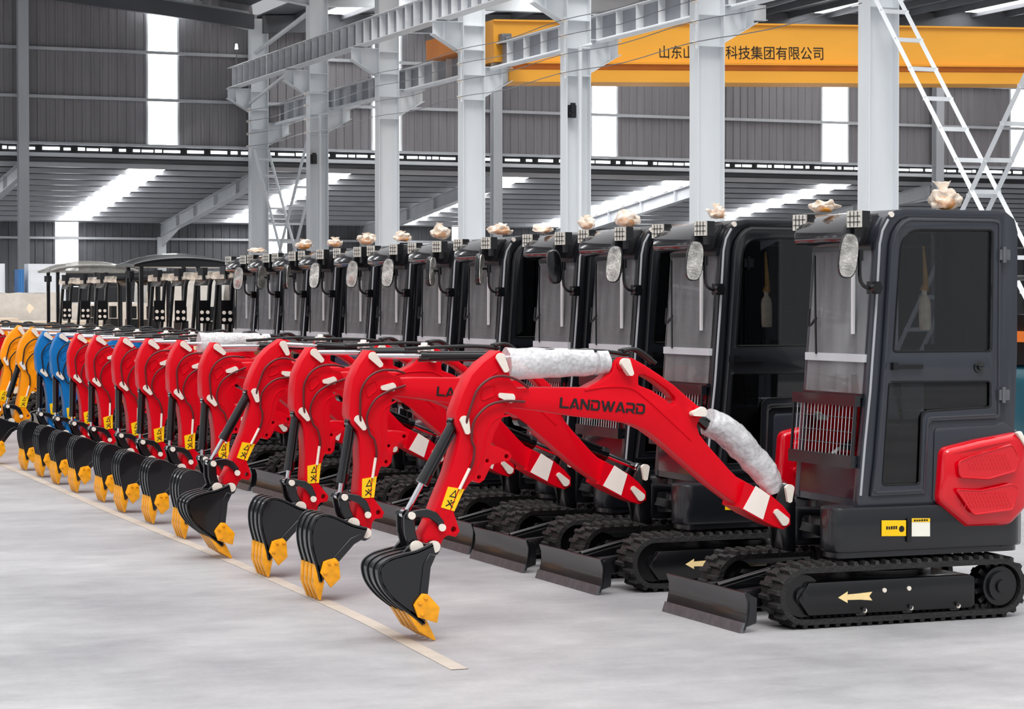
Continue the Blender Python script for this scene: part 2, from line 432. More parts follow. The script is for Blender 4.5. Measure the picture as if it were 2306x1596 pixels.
# columns, crane runway
CY = [25.65 + 5.95 * i for i in range(8)]
HS = lambda hw, hd, tf, tw: [(-hw, -hd), (-hw + tf, -hd), (-hw + tf, -tw), (hw - tf, -tw), (hw - tf, -hd), (hw, -hd), (hw, hd), (hw - tf, hd), (hw - tf, tw), (-hw + tf, tw), (-hw + tf, hd), (-hw, hd)]
def col_bm(bm):
    prism(bm, HS(.27, .17, .018, .008), 0, 10.3, axis='z')
    for z in (6.42, 6.98, 7.55, 8.1):
        box(bm, -.255, .255, -.165, .165, z - .008, z + .008)
    box(bm, -.36, .36, -.3, .3, 0, .03)
def br_bm(s, top, reach):
    def f(bm):
        prism(bm, [(s * .27, top), (s * reach, top), (s * reach, top - .28), (s * .27, top - .68)], -.008, .008)
        prism(bm, [(s * .27, top - .015), (s * (reach + .02), top - .015), (s * (reach + .02), top), (s * .27, top)], -.15, .15)
        prism(bm, [(s * .27, top - .7), (s * (reach + .01), top - .3), (s * (reach + .01), top - .285), (s * .27, top - .685)], -.15, .15)
        box(bm, min(s * (reach - .25), s * (reach - .235)), max(s * (reach - .25), s * (reach - .235)), -.14, .14, top - .42, top)
    return f
for i, y in enumerate(CY):
    c = obj('column', cached('column', lambda: mesh('column', (lambda b: (col_bm(b), b)[1])(B()), 'galv')), None, (19, y, 0))
    c['kind'] = 'structure'
    PT(c, 'column_bracket', 'galv', br_bm(-1, 8.18, .95), key='brl'); PT(c, 'column_bracket', 'galv', br_bm(1, 7.18, .95), key='brr')
def runway(x, y0, y1, z0, z1, st, rail):
    bm = B(); hw = .17; yr = lambda a, b, c, d, e, f: box(bm, a, b, c, d, e, f)
    yr(x - hw, x + hw, y0, y1, z0, z0 + .02); yr(x - hw, x + hw, y0, y1, z1 - .02, z1)
    y = y0 + .01; n = 0
    while y < y1:
        w = .05 if n % 10 == 0 else .012
        yr(x - hw + .01, x + hw - .01, y, y + w, z0 + .02, z1 - .02); y += st; n += 1
    o = obj('runway_beam', mesh('runway_beam', bm, 'steel_paint'), None); o['kind'] = 'structure'
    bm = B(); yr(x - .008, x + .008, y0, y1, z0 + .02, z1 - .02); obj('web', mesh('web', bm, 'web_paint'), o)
    bm = B(); yr(x - .03, x + .03, y0, y1, z1, z1 + .05); yr(x - .06, x + .06, y0, y1, z1, z1 + .012)
    obj('crane_rail', mesh('crane_rail', bm, rail), o)
    return o
runway(18.25, 26, 67.45, 8.2, 8.8, .62, 'rust_rail')
r2 = runway(19.75, 22, 67.45, 7.2, 7.74, .99, 'steel')
bm = B(); tube(bm, [(19.45, 22, 7.14), (19.45, 67.3, 7.14)], .05, 10)
tag(obj('conduit', mesh('conduit', bm, 'galv'), None), 'long pale conduit running under the inner crane runway beam', 'pipe')
# rafters at the columns
for i, y in enumerate(CY):
    if i < 4: continue
    for s in (-1, 1):
        bm = B()
        z = lambda d: 10.05 + (.108 if s < 0 else .012) * d
        P = [(s * .28, 9.98), (s * 2.2, z(2.2)), (s * 14, z(14)), (s * 14, z(14) + .45), (s * .28, 10.5)]
        prism(bm, P, -.008, .008)
        prism(bm, [(s * .28, 9.96), (s * 2.2, z(2.2) - .02), (s * 14, z(14) - .02), (s * 14, z(14)), (s * 2.2, z(2.2)), (s * .28, 9.98)], -.12, .12)
        o = obj('rafter', mesh('rafter', bm, 'galv'), None, (19, y, 0)); o['kind'] = 'structure'
# eave struts between the columns
for x, z0, z1, i in ((18.8, 9.3, 10.0, 6), ):
    bm = B(); tube(bm, [(18.85, CY[7] - .3, 9.25), (18.95, CY[6] + .25, 9.9)], .07, 10)
    tag(obj('brace', mesh('brace', bm, 'galv_dim'), None), 'pale tube brace up under the roof beside the last column', 'brace')
bm = B(); tube(bm, [(18.70, CY[7] - .1, 7.74), (18.3, CY[6] + .5, 8.14)], .05, 10)
tag(obj('brace', mesh('brace', bm, 'galv_dim'), None), 'thin tube brace slanting below the outer runway beam near the far wall', 'brace')
# laced cross braces
def lattice(y0, z0, y1, z1, label, n):
    o = thing('lattice_brace', label, 'brace', (19, y0, 0), 'laced cross braces between the columns')
    for s in (-1, 1):
        bm = B(); tube(bm, [(s * .22, 0, z0), (s * .22, y1 - y0, z1)], .045, 4); obj('chord', mesh('chord', bm, 'galv'), o)
    for k in range(n):
        t = (k + .6) / n; y = (y1 - y0) * t; z = z0 + (z1 - z0) * t
        bm = B(); box(bm, -.25, .25, y - .03, y + .03, z - .03, z + .03); obj('rung', mesh('rung', bm, 'galv'), o)
lattice(31.4, 6.6, 25.9, .3, 'white laced brace hanging from the first thick column down behind the first cab', 13)
lattice(25.9, 6.6, 31.4, .2, 'pale laced brace rising away from the first column, crossing another', 13)
lattice(67.0, 6.35, 61.5, .3, 'far laced brace coming down from the top of the last column', 12)
lattice(61.5, 6.35, 67.0, .3, 'far laced brace leaning from the sixth column down to the seventh column foot', 12)
# conduits, boxes and the four trolley wires on the columns
for ci, zz0, zz1 in ((3, .05, 7.0), (6, .05, 6.95)):
    bm = B(); tube(bm, [(19.0, CY[ci] - .23, zz0), (19.0, CY[ci] - .23, zz1), (19.25, CY[ci] - .23, zz1 + .06)], .045, 8)
    tag(obj('conduit', mesh('conduit', bm, 'galv'), None), 'white riser pipe on the %s' % ('third column, beside its dark box' if ci == 3 else 'sixth column, in front of its web'), 'pipe')
    bm = B(); z = 5.7 if ci == 3 else 5.75
    box(bm, 18.77, 18.93, CY[ci] - .2, CY[ci] - .06, z - .14, z + .12); bevel(bm, .02)
    cyl(bm, (18.85, CY[ci] - .24, z - .1), (18.85, CY[ci] - .18, z - .1), .05); box(bm, 18.80, 18.9, CY[ci] - .23, CY[ci] - .19, z - .02, z + .16)
    tag(obj('switch_box', mesh('switch_box', bm, 'dark_slate'), None), 'small dark switch box on the %s column' % ('third' if ci == 3 else 'sixth'), 'box')
for i in (2, 3, 4, 6, 7):
    y = CY[i] - .22
    o = thing('insulator_post', 'pale insulator bar carrying trolley wires on the %s column' % {2: 'second', 3: 'third', 4: 'fourth', 6: 'sixth', 7: 'seventh'}[i - 0] if 0 else
              'pale insulator bar carrying trolley wires on the %s' % {2: 'second thick column from the right', 3: 'column with the dark box and riser', 4: 'column beside the left crane end', 6: 'sixth column above the riser pipe', 7: 'last column'}[i], 'bar', (18.66, y, 6.4), 'insulator bars on the columns')
    bm = B(); box(bm, -.025, .025, -.025, .025, -.05, 1.2); obj('bar', mesh('bar', bm, 'galv'), o)
    for z in (.05, .42, .8, 1.12):
        bm = B(); cyl(bm, (-.09, 0, z), (.03, 0, z), .035, seg=10); obj('insulator', mesh('insulator', bm, 'pin_white'), o)
for k, (z, w) in enumerate(((6.45, 'lowest'), (6.82, 'second lowest'), (7.2, 'second highest'), (7.52, 'highest'))):
    pts = []
    for i in range(1, 8):
        pts.append((18.56, CY[i] - .22, z))
        if i < 7: pts.append((18.56, CY[i] + 2.75, z - .08))
    bm = B(); tube(bm, pts, .009, 5, smooth=3)
    tag(obj('trolley_wire', mesh('trolley_wire', bm, 'steel'), None), 'thin bare wire strung along the columns, the %s of four' % w, 'wire', 'trolley wires along the columns')
# bridge crane
cr = thing('bridge_crane', 'yellow overhead bridge crane girder spanning the hall behind the columns', 'crane', (20, 50, 7.09))
cr.rotation_euler = (0, -R(1.8), 0)
bm = B()
prism(bm, [(-.6, .24), (-.6, 1.16), (-.66, 1.16), (-.66, 1.2), (.6, 1.2), (.6, .24)], -.45, 30, axis='x'); obj('girder', mesh('girder', bm, 'crane'), cr)
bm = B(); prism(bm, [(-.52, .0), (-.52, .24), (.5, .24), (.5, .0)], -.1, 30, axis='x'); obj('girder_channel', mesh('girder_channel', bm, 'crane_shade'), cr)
bm = B(); prism(bm, [(-.62, -.22), (-.62, .06), (-.58, .06), (-.58, -.0), (.5, 0), (.5, -.22)], -.1, 30, axis='x'); obj('bottom_flange', mesh('bottom_flange', bm, 'crane'), cr)
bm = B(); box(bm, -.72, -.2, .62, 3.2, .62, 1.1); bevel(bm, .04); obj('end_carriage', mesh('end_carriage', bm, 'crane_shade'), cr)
bm = B(); box(bm, -.35, -.1, -.85, -.62, .62, .86); cyl(bm, (-.22, -.8, .7), (-.22, -1.0, .7), .08); bevel(bm, .02); obj('drive_motor', mesh('drive_motor', bm, 'steel'), cr)
bm = B(); box(bm, 0, 30, -.7, -.62, .2, .225); obj('cable_rail', mesh('cable_rail', bm, 'crane'), cr)
def text(parent, s, size, loc, rot, m, off=0., sx=1., ext=.003, label=None):
    cu = bpy.data.curves.new('lettering', 'FONT'); cu.body = s; cu.size = size; cu.extrude = ext; cu.offset = off
    cu.materials.append(M[m])
    tmp = bpy.data.objects.new('lettering', cu); COL.objects.link(tmp)
    bpy.context.view_layer.update()
    me = bpy.data.meshes.new_from_object(tmp.evaluated_get(bpy.context.evaluated_depsgraph_get()))
    bpy.data.objects.remove(tmp); bpy.data.curves.remove(cu)
    o = obj('lettering', me, parent, loc, rot=rot); o.scale = (sx, 1, 1)
    if label: o['label'] = label
    return o
text(cr, '山东山', .335, (3.72, -.604, .37), (R(90), 0, 0), 'print_black', 0, .95)
text(cr, '科技集团有限公司', .345, (5.50, -.604, .37), (R(90), 0, 0), 'print_black', 0, .98)

# lamp on the end of the outer beam
o = thing('work_lamp', 'small lit lamp standing on the far end of the outer runway beam', 'lamp', (18.3, 67.2, 8.85))
bm = B(); cyl(bm, (0, 0, 0), (0, 0, .5), .015, seg=8); obj('stem', mesh('stem', bm, 'steel'), o)
bm = B(); cyl(bm, (0, 0, .5), (0, 0, .66), .05, .03, seg=10); obj('bulb', mesh('bulb', bm, 'lamp_glow'), o)

# ------------------------------------------------------------------ the mini excavator
# local axes: x back along the machine (the blade is at -1), y away from the camera, z up
PIV = (-2.246, 1.283); BPV = (-2.689, .50)
BOOM = [(-1.778, 1.332), (-1.69, 1.372), (-1.632, 1.415), (-1.615, 1.471), (-1.582, 1.497), (-1.51, 1.492), (-1.433, 1.452), (-1.34, 1.395), (-1.254, 1.338),
        (-1.168, 1.269), (-1.107, 1.222), (-1.085, 1.19), (-1.092, 1.15), (-1.112, 1.11), (-1.095, 1.062), (-1.037, .994), (-.906, .858), (-.862, .818), (-.765, .768), (-.667, .702),
        (-.596, .644), (-.55, .59), (-.549, .545), (-.586, .523), (-.64, .543), (-.773, .603), (-.923, .702), (-1.028, .776), (-1.253, .961),
        (-1.339, 1.032), (-1.424, 1.09), (-1.509, 1.126), (-1.636, 1.148), (-1.844, 1.173), (-2.058, 1.208), (-2.26, 1.232), (-2.295, 1.265), (-2.295, 1.3), (-2.26, 1.33), (-2.1, 1.338)]
SLOT = [(-1.471, 1.395), (-1.442, 1.4), (-1.374, 1.368), (-1.297, 1.317), (-1.245, 1.268), (-1.25, 1.239), (-1.271, 1.23), (-1.305, 1.26), (-1.391, 1.312), (-1.472, 1.342)]
ARM = [(-2.335, 1.515), (-2.303, 1.538), (-2.275, 1.522), (-2.258, 1.457), (-2.24, 1.383), (-2.215, 1.345), (-2.173, 1.318), (-2.165, 1.27), (-2.2, 1.238), (-2.263, 1.215),
       (-2.331, 1.101), (-2.354, 1.032), (-2.32, 1.024), (-2.246, .992), (-2.232, .968), (-2.246, .945), (-2.286, .94), (-2.35, .925), (-2.392, .845), (-2.42, .828), (-2.45, .838), (-2.461, .85),
       (-2.511, .785), (-2.567, .672), (-2.544, .61), (-2.533, .573), (-2.555, .544), (-2.6, .555), (-2.625, .54), (-2.656, .478), (-2.69, .462), (-2.725, .486), (-2.735, .555), (-2.7, .62),
       (-2.644, .754), (-2.589, .877), (-2.54, 1.032), (-2.53, 1.10), (-2.552, 1.15), (-2.552, 1.21), (-2.511, 1.313), (-2.462, 1.407), (-2.395, 1.475)]
BK = [(-2.709, .520), (-2.80, .492), (-2.878, .484), (-2.954, .471), (-3.0, .448), (-3.02, .408), (-3.006, .333), (-2.95, .25), (-2.85, .158), (-2.797, .105), (-2.785, .13), (-2.766, .25), (-2.735, .40), (-2.70, .46)]
rel = lambda P, o: [(p[0] - o[0], p[1] - o[1]) for p in P]
def rotp(p, t): return (p[0] * math.cos(t) + p[1] * math.sin(t), -p[0] * math.sin(t) + p[1] * math.cos(t))
def circ(c, r, n=14): return [(c[0] + r * math.cos(2 * PI * k / n), c[1] + r * math.sin(2 * PI * k / n)) for k in range(n)]
def drop(c, a, L, r, n=10):
    """teardrop pin plate: round end at c, tail pointing at angle a"""
    out = []
    for k in range(n + 1):
        t = a + PI * .62 + (2 * PI - PI * 1.24) * k / n
        out.append((c[0] + r * math.cos(t), c[1] + r * math.sin(t)))
    for d in (-.28, 0, .28):
        out.append((c[0] + L * math.cos(a + d * .7) * (1 if d == 0 else .93), c[1] + L * math.sin(a + d * .7) * (1 if d == 0 else .93)))
    return out

def track_fn(s):
    def f(bm):
        r, cz, x0, x1 = .158, .18, -.655, .615
        y0, y1 = sorted((s * .49, s * .26))
        def loop(r):
            P = []
            for k in range(17): a = PI / 2 + PI * k / 16; P.append((x0 + r * math.cos(a), cz + r * math.sin(a)))
            for k in range(17): a = -PI / 2 + PI * k / 16; P.append((x1 + r * math.cos(a), cz + r * math.sin(a)))
            return P
        prism(bm, loop(r), y0, y1, holes=[loop(r - .03)])
        Ls = 2 * (x1 - x0) + 2 * PI * r; n = 52
        for i in range(n):
            for h in (0, 1):
                d = (i + .5 * h) / n * Ls; L1 = x1 - x0
                if d < L1: p, a = (x1 - d, cz + r), PI / 2
                elif d < L1 + PI * r: a = PI / 2 + (d - L1) / r; p = (x0 + r * math.cos(a), cz + r * math.sin(a))
                elif d < 2 * L1 + PI * r: p, a = (x0 + d - L1 - PI * r, cz - r), -PI / 2
                else: a = -PI / 2 + (d - 2 * L1 - PI * r) / r; p = (x1 + r * math.cos(a), cz + r * math.sin(a))
                ya, yb = ((y0, y0 + .125), (y1 - .125, y1))[h]
                mx = Matrix.Translation((p[0], 0, p[1])) @ Matrix.Rotation(PI / 2 - a, 4, 'Y')
                vs = box(bm, -.017, .017, ya, yb, -.005, .021, mx=None)
                for v in vs:
                    if v.co.z > 0: v.co.x *= .6; v.co.y += (.008 if v.co.y < (ya + yb) / 2 else -.008)
                bmesh.ops.transform(bm, matrix=mx, verts=vs)
        for i in range(30):   # inner lugs seen inside the loop
            x = x0 + (x1 - x0) * i / 29
            box(bm, x - .012, x + .012, (y0 + y1) / 2 - .06, (y0 + y1) / 2 + .06, cz - r + .03, cz - r + .055)
    return f
COVER = [(-.700, .163), (-.632, .256), (.408, .256), (.443, .24), (.443, .075), (.40, .065), (-.632, .070)]
def cover_fn(s):
    def f(bm):
        y0, y1 = sorted((s * .482, s * .30)); prism(bm, COVER, y0, y1); bevel(bm, .012)
    return f
def wheel(bm, x, z, r, y0, y1, rh, teeth=0):
    cyl(bm, (x, y0, z), (x, y1, z), r, seg=24); cyl(bm, (x, y0 - .02, z), (x, y0, z), rh, seg=18); cyl(bm, (x, y0 - .035, z), (x, y0 - .02, z), rh * .45, seg=12)
    for k in range(teeth):
        a = 2 * PI * k / teeth
        box(bm, -.014, .014, y0 + .04, y1 - .04, r - .005, r + .03, mx=Matrix.Translation((x, 0, z)) @ Matrix.Rotation(a, 4, 'Y'))
ARROW = [(-.449, .165), (-.389, .197), (-.391, .180), (-.31, .183), (-.232, .188), (-.252, .165), (-.232, .140), (-.31, .148), (-.391, .150), (-.389, .133)]

OUTER = [(-.291, .69), (-.264, 1.0), (-.233, 1.295), (-.198, 1.743), (-.175, 2.13), (-.155, 2.21), (-.115, 2.275), (-.06, 2.312), (0, 2.322), (.6, 2.322), (.68, 2.312), (.735, 2.275), (.758, 2.2), (.758, 1.5), (.742, 1.07), (.735, .66), (-.288, .66)]
DOOR = [(-.214, .715), (-.188, .906), (-.14, 1.462), (-.11, 1.93), (-.096, 2.125), (-.08, 2.185), (-.049, 2.232), (-.015, 2.262), (.027, 2.276), (.58, 2.276), (.618, 2.27), (.635, 2.25), (.636, 1.149), (.62, 1.135), (.18, 1.128), (.16, 1.11), (.141, .72)]
W1 = roundpoly([(-.073, 1.522), (-.022, 2.205, .12), (.578, 2.208, .02), (.572, 1.522)], .02, 5)
W2 = roundpoly([(-.099, 1.352), (.567, 1.348), (.568, 1.202), (.141, 1.186), (.114, 1.158), (.10, .776), (-.141, .776)], .02, 4)
RED = [(.224, .976), (.45, 1.02), (.687, 1.052), (.735, 1.06), (.79, 1.0), (.80, .625), (.76, .594), (.68, .522), (.383, .527), (.199, .668)]
NY, FY = -.42, .30

def cab_frame(bm):
    prism(bm, OUTER, NY, NY + .05, holes=[[(p[0] + (.006 if p[0] > .2 else -.006), p[1]) for p in DOOR]])
    prism(bm, OUTER, FY - .05, FY, holes=[roundpoly([(-.19, 1.1), (-.085, 2.2, .1), (.66, 2.22), (.66, 1.1)], .05)])
    roof = [(-.175, 2.13), (-.155, 2.21), (-.115, 2.275), (-.06, 2.312), (0, 2.322), (.6, 2.322), (.68, 2.312), (.735, 2.275), (.758, 2.2), (.758, 1.5), (.742, 1.07), (.735, .66),
            (.69, .66), (.70, 1.07), (.71, 1.5), (.71, 2.18), (.69, 2.23), (.64, 2.262), (.6, 2.27), (0, 2.27), (-.05, 2.262), (-.1, 2.23), (-.125, 2.13)]
    prism(bm, roof, NY + .05, FY - .05)
    box(bm, -.285, .70, NY + .05, FY - .05, .66, .70)
    bevel(bm, .014, 2, 40)
def open_frame(bm):
    hole = roundpoly([(-.238, .74), (-.125, 2.25, .12), (.69, 2.26, .08), (.70, 1.05), (.2, .95), (.17, .74)], .03)
    prism(bm, OUTER, NY, NY + .06, holes=[hole]); prism(bm, OUTER, FY - .06, FY, holes=[hole])
    roof = [(-.175, 2.13), (-.155, 2.21), (-.115, 2.275), (-.06, 2.312), (0, 2.322), (.6, 2.322), (.68, 2.312), (.735, 2.275), (.71, 2.18), (.69, 2.23), (.64, 2.262), (.6, 2.27), (0, 2.27), (-.05, 2.262), (-.1, 2.23), (-.125, 2.13)]
    prism(bm, roof, NY + .06, FY - .06)
    box(bm, -.285, .735, NY + .06, FY - .06, .66, .70); box(bm, .69, .735, NY + .06, FY - .06, .70, 1.05)
    for v in bm.verts: v.co.z = .66 + (v.co.z - .66) * .91
    bevel(bm, .012, 2, 40)
def door_fn(bm):
    prism(bm, DOOR, NY - .018, NY + .03, holes=[W1, W2])
    bevel(bm, .008, 2, 40)
def door_ridge(bm):
    P = [(-.200, .74), (-.174, .93), (-.127, 1.47), (-.097, 1.93), (-.083, 2.12), (-.066, 2.178), (-.036, 2.222), (0, 2.25), (.035, 2.262), (.57, 2.262), (.612, 2.255), (.622, 2.24), (.622, 1.16)]
    tube(bm, [(p[0], NY - .017, p[1]) for p in P], .009, 8)
    Q = [(.128, .745), (.146, 1.115), (.152, 1.14), (.175, 1.148), (.60, 1.158)]
    tube(bm, [(p[0], NY - .017, p[1]) for p in Q], .007, 8)
    Z = [(-.186, .735), (.118, .74)]
    tube(bm, [(p[0], NY - .017, p[1]) for p in Z], .007, 8)
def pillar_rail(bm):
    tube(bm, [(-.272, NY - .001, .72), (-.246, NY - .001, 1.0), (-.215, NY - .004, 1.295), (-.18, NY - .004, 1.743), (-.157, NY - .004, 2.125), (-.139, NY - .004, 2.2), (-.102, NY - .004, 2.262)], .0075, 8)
def door_seal(bm):
    for w in (W1, W2):
        n = len(w)
        c = (sum(p[0] for p in w) / n, sum(p[1] for p in w) / n)
        tube(bm, [(p[0], NY - .016, p[1]) for p in w] + [(w[0][0], NY - .016, w[0][1])], .007, 6)
def panel_fn(bm):   # lower side panel behind the door
    prism(bm, [(.19, .68), (.20, 1.07), (.215, 1.09), (.60, 1.10), (.66, 1.12), (.735, 1.07), (.79, 1.0), (.80, .60), (.40, .52)], NY - .012, NY + .06); bevel(bm, .02)
def redcover(bm):
    prism(bm, RED, NY - .10, NY + .03); bevel(bm, .045, 4, 40)
    for v in bm.verts:    # the sheet bulges outwards
        if v.co.y < NY - .04:
            d = ((v.co.x - .5) / .33) ** 2 + ((v.co.z - .8) / .3) ** 2
            v.co.y += .03 * min(1, d)
G1 = roundpoly([(.30, .90), (.40, .935), (.655, .99), (.70, .92), (.68, .84), (.50, .80), (.31, .815)], .02)
G2 = roundpoly([(.285, .745), (.45, .735), (.66, .765), (.70, .74), (.66, .62), (.40, .60)], .02)
def grille_fn(bm):
    for g in (G1, G2):
        prism(bm, g, NY - .107, NY - .095)
        xs = [p[0] for p in g]; zs = [p[1] for p in g]
        tube(bm, [(p[0], NY - .106, p[1]) for p in g] + [(g[0][0], NY - .106, g[0][1])], .006, 6)
        cz = (min(zs) + max(zs)) / 2
        for i in range(13):
            for sg in (-1, 1):
                x = .36 + i * .022; h = .045
                tube(bm, [(x - h * .5, NY - .108, cz - sg * h), (x + h * .5, NY - .108, cz + sg * h)], .0022, 4)
def platform_fn(bm):
    pl = roundpoly([(-.46, -.46, .09), (-.46, -.27, .05), (-.2, -.2, .05), (-.2, .25, .05), (-.34, .32, .05), (-.34, .44, .08), (.80, .44, .1), (.80, -.46, .12)], .08, 5)
    prism(bm, pl, .405, .66, axis='z'); bevel(bm, .018, 2, 40)
    lower = [(p[0] * .97 + .01, p[1] * .96) for p in pl]
    prism(bm, lower, .375, .41, axis='z')
def counter_fn(bm):
    prism(bm, roundpoly([(.62, -.455, .03), (.62, .455, .03), (.84, .40, .12), (.86, -.38, .12)], .03, 5), .40, .60, axis='z'); bevel(bm, .03, 3, 40)
    prism(bm, roundpoly([(.60, -.40), (.60, .41), (.83, .38, .1), (.83, -.37, .1)], .03, 5), .60, 1.06, axis='z')
def slew_fn(bm):
    cyl(bm, (.05, 0, .26), (.05, 0, .385), .30, .33, seg=32)
    cyl(bm, (.05, 0, .24), (.05, 0, .28), .34, seg=32)
def under_fn(bm):
    box(bm, -.36, .42, -.27, .27, .13, .25); bevel(bm, .02)
    for sx in (-.3, .36): box(bm, sx - .06, sx + .06, -.36, .36, .10, .2)
def blade_fn(bm):
    P = [(-1.045, .012), (-1.028, .012), (-1.012, .06), (-1.0, .12), (-1.0, .17), (-1.015, .222), (-1.035, .222), (-1.018, .17), (-1.018, .12), (-1.03, .06)]
    prism(bm, P, -.49, .49)
    for y in (-.49, .48): prism(bm, [(-1.03, .03), (-.96, .05), (-.955, .19), (-1.01, .215)], y, y + .01)
    bevel(bm, .004, 1, 40)
def edge_fn(bm):
    prism(bm, [(-1.062, .0), (-1.045, .0), (-1.03, .055), (-1.042, .058)], -.488, .488)
def blade_arm(s):
    def f(bm):
        prism(bm, [(-1.0, .07), (-1.0, .19), (-.62, .22), (-.36, .2), (-.36, .12), (-.62, .12)], s * .19 - .035, s * .19 + .035); bevel(bm, .01)
    return f
def bpost_fn(bm):
    P = [(-.628, .64), (-.60, .715), (-.575, .755), (-.545, .768), (-.515, .752), (-.50, .71), (-.498, .40), (-.52, .385), (-.56, .39), (-.585, .5)]
    for y in (-.085, .055): prism(bm, P, y, y + .03)
    box(bm, -.56, -.50, -.07, .07, .39, .70); cyl(bm, (-.545, -.1, .738), (-.545, .1, .738), .022)
    bevel(bm, .008, 2, 40)
def casting_fn(bm):
    prism(bm, [(-.50, .64), (-.16, .605), (-.16, .41), (-.50, .42)], -.09, .09, holes=[roundpoly([(-.455, .59), (-.30, .58), (-.30, .455), (-.455, .46)], .03)]); bevel(bm, .008)
    cyl(bm, (-.50, 0, .375), (-.50, 0, .66), .045)
def seat_fn(bm):
    box(bm, .12, .52, -.27, .13, .92, 1.06); bevel(bm, .05, 3)
    cyl(bm, (.32, -.07, .70), (.32, -.07, .93), .14, seg=12)
def back_fn(bm):
    box(bm, .47, .58, -.25, .11, 1.06, 1.55, mx=None); box(bm, .50, .58, -.16, .02, 1.56, 1.74); bevel(bm, .045, 3)
def lever_fn(y):
    def f(bm):
        box(bm, .0, .14, y - .07, y + .07, .70, 1.1); tube(bm, [(.07, y, 1.1), (.04, y, 1.28)], .012, 8); cyl(bm, (.04, y, 1.27), (.03, y, 1.38), .024, .018)
    return f
def travel_fn(bm):
    for y in (-.12, -.04): tube(bm, [(-.12, y, .70), (-.16, y, 1.12), (-.13, y, 1.24)], .011, 8, smooth=3)
    box(bm, -.2, -.05, -.2, .06, .70, .74)
def console_fn(bm):
    box(bm, -.2, -.06, .1, .24, .70, 1.22); bevel(bm, .03)
def bottle_fn(bm):
    tube(bm, [(0, 0, 0), (0, 0, .02), (0, 0, .15), (0, 0, .18), (0, 0, .20), (0, 0, .235)], .04, 14, rad=lambda t: [.031, .035, .035, .03, .014, .016][min(5, int(t * 5 + .5))])
def wind_fn(z0, z1, xa, xb):
    def f(bm):
        xs = lambda z: -.286 + (z - .69) * (-.178 + .286) / (2.13 - .69) - .002
        v = [bm.verts.new((xs(z) + d, y, z)) for z in (z0, z1) for y in (NY + .045, FY - .045) for d in (0, .006)]
        for q in ((0, 1, 3, 2), (4, 6, 7, 5), (0, 4, 5, 1), (2, 3, 7, 6), (0, 2, 6, 4), (1, 5, 7, 3)): bm.faces.new([v[i] for i in q])
    return f
XF = lambda z: -.288 + (z - .69) * .075
def bar_fn(bm):
    z, h = 1.485, .022
    box(bm, XF(z) - .012, XF(z) + .02, NY + .03, FY - .03, z - h, z + h)
def gbar_fn(z, h):
    def f(bm): box(bm, XF(z) - .012, XF(z) + .02, NY + .03, FY - .03, z - h, z + h)
    return f
def guard_fn(bm):
    def P(y, z): return (XF(z) - .035, y, z)
    for z, h in ((1.245, .03), (.905, .035)):
        x = XF(z); box(bm, x - .045, x - .01, NY + .03, FY + .03, z - h, z + h)
    for i in range(17):
        y = NY + .055 + i * (FY - NY - .08) / 16
        tube(bm, [P(y, .92), P(y, 1.235)], .0024, 5, mi=1)
    for z in (1.0, 1.07, 1.15): tube(bm, [P(NY + .05, z), P(FY, z)], .002, 4)
    for y in (NY + .04, FY + .015):
        tube(bm, [P(y, .88), P(y, 1.26)], .010, 6)
def visor_fn(bm):
    P = catmull([(-.165, 2.12, 0), (-.25, 2.115, 0), (-.32, 2.135, 0), (-.335, 2.17, 0), (-.32, 2.225, 0), (-.275, 2.275, 0), (-.20, 2.303, 0), (-.09, 2.308, 0)], 3)
    prism(bm, [(p.x, p.y) for p in P] + [(-.12, 2.25), (-.15, 2.2)], NY + .09, FY - .05); bevel(bm, .035, 4, 50)
def wlight(bm):
    box(bm, -.035, .035, -.05, .05, -.046, .046); bevel(bm, .016, 3); box(bm, .0, .03, -.015, .015, -.1, -.045)
def wlens(bm):
    box(bm, -.046, -.033, -.049, .049, -.046, .046, 0); bevel(bm, .010, 3)
    for y in (-.026, 0, .026): box(bm, -.049, -.045, y - .0017, y + .0017, -.042, .042, 1)
    for z in (-.016, .016): box(bm, -.049, -.045, -.045, .045, z - .0017, z + .0017, 1)
def mirror_body(bm):
    o = [(.055 * math.copysign(abs(math.cos(a)) ** .7, math.cos(a)), .125 * math.copysign(abs(math.sin(a)) ** .7, math.sin(a))) for a in (2 * PI * k / 24 for k in range(24))]
    prism(bm, o, -.012, .03); bevel(bm, .012, 3, 40)
def mirror_glass(bm):
    o = [(.049 * math.copysign(abs(math.cos(a)) ** .7, math.cos(a)), .118 * math.copysign(abs(math.sin(a)) ** .7, math.sin(a))) for a in (2 * PI * k / 24 for k in range(24))]
    prism(bm, o, -.017, -.010)
def mirror_arm(bm):
    tube(bm, [(-.205, NY - .03, 1.88), (-.262, NY - .035, 1.882), (-.298, NY - .035, 1.92), (-.303, NY - .035, 2.0), (-.30, NY - .035, 2.07)], .011, 8, smooth=4)
    box(bm, -.235, -.18, NY - .06, NY + .005, 1.845, 1.915); bevel(bm, .012)
    cyl(bm, (-.215, NY - .085, 1.88), (-.215, NY - .05, 1.88), .03)
    cyl(bm, (-.30, NY - .035, 2.03), (-.30, NY - .035, 2.09), .018); tube(bm, [(-.30, NY - .035, 2.06), (-.36, NY - .035, 2.06)], .01, 6)
def wiper_fn(bm):
    tube(bm, [(XF(2.05) - .03, .2, 2.07), (XF(1.8) - .03, .16, 1.8), (XF(1.52) - .02, .13, 1.5)], .007, 6)
    tube(bm, [(XF(1.75) - .03, .22, 1.76), (XF(1.66) - .04, .2, 1.66), (XF(1.7) - .02, .15, 1.71)], .008, 6, smooth=3)
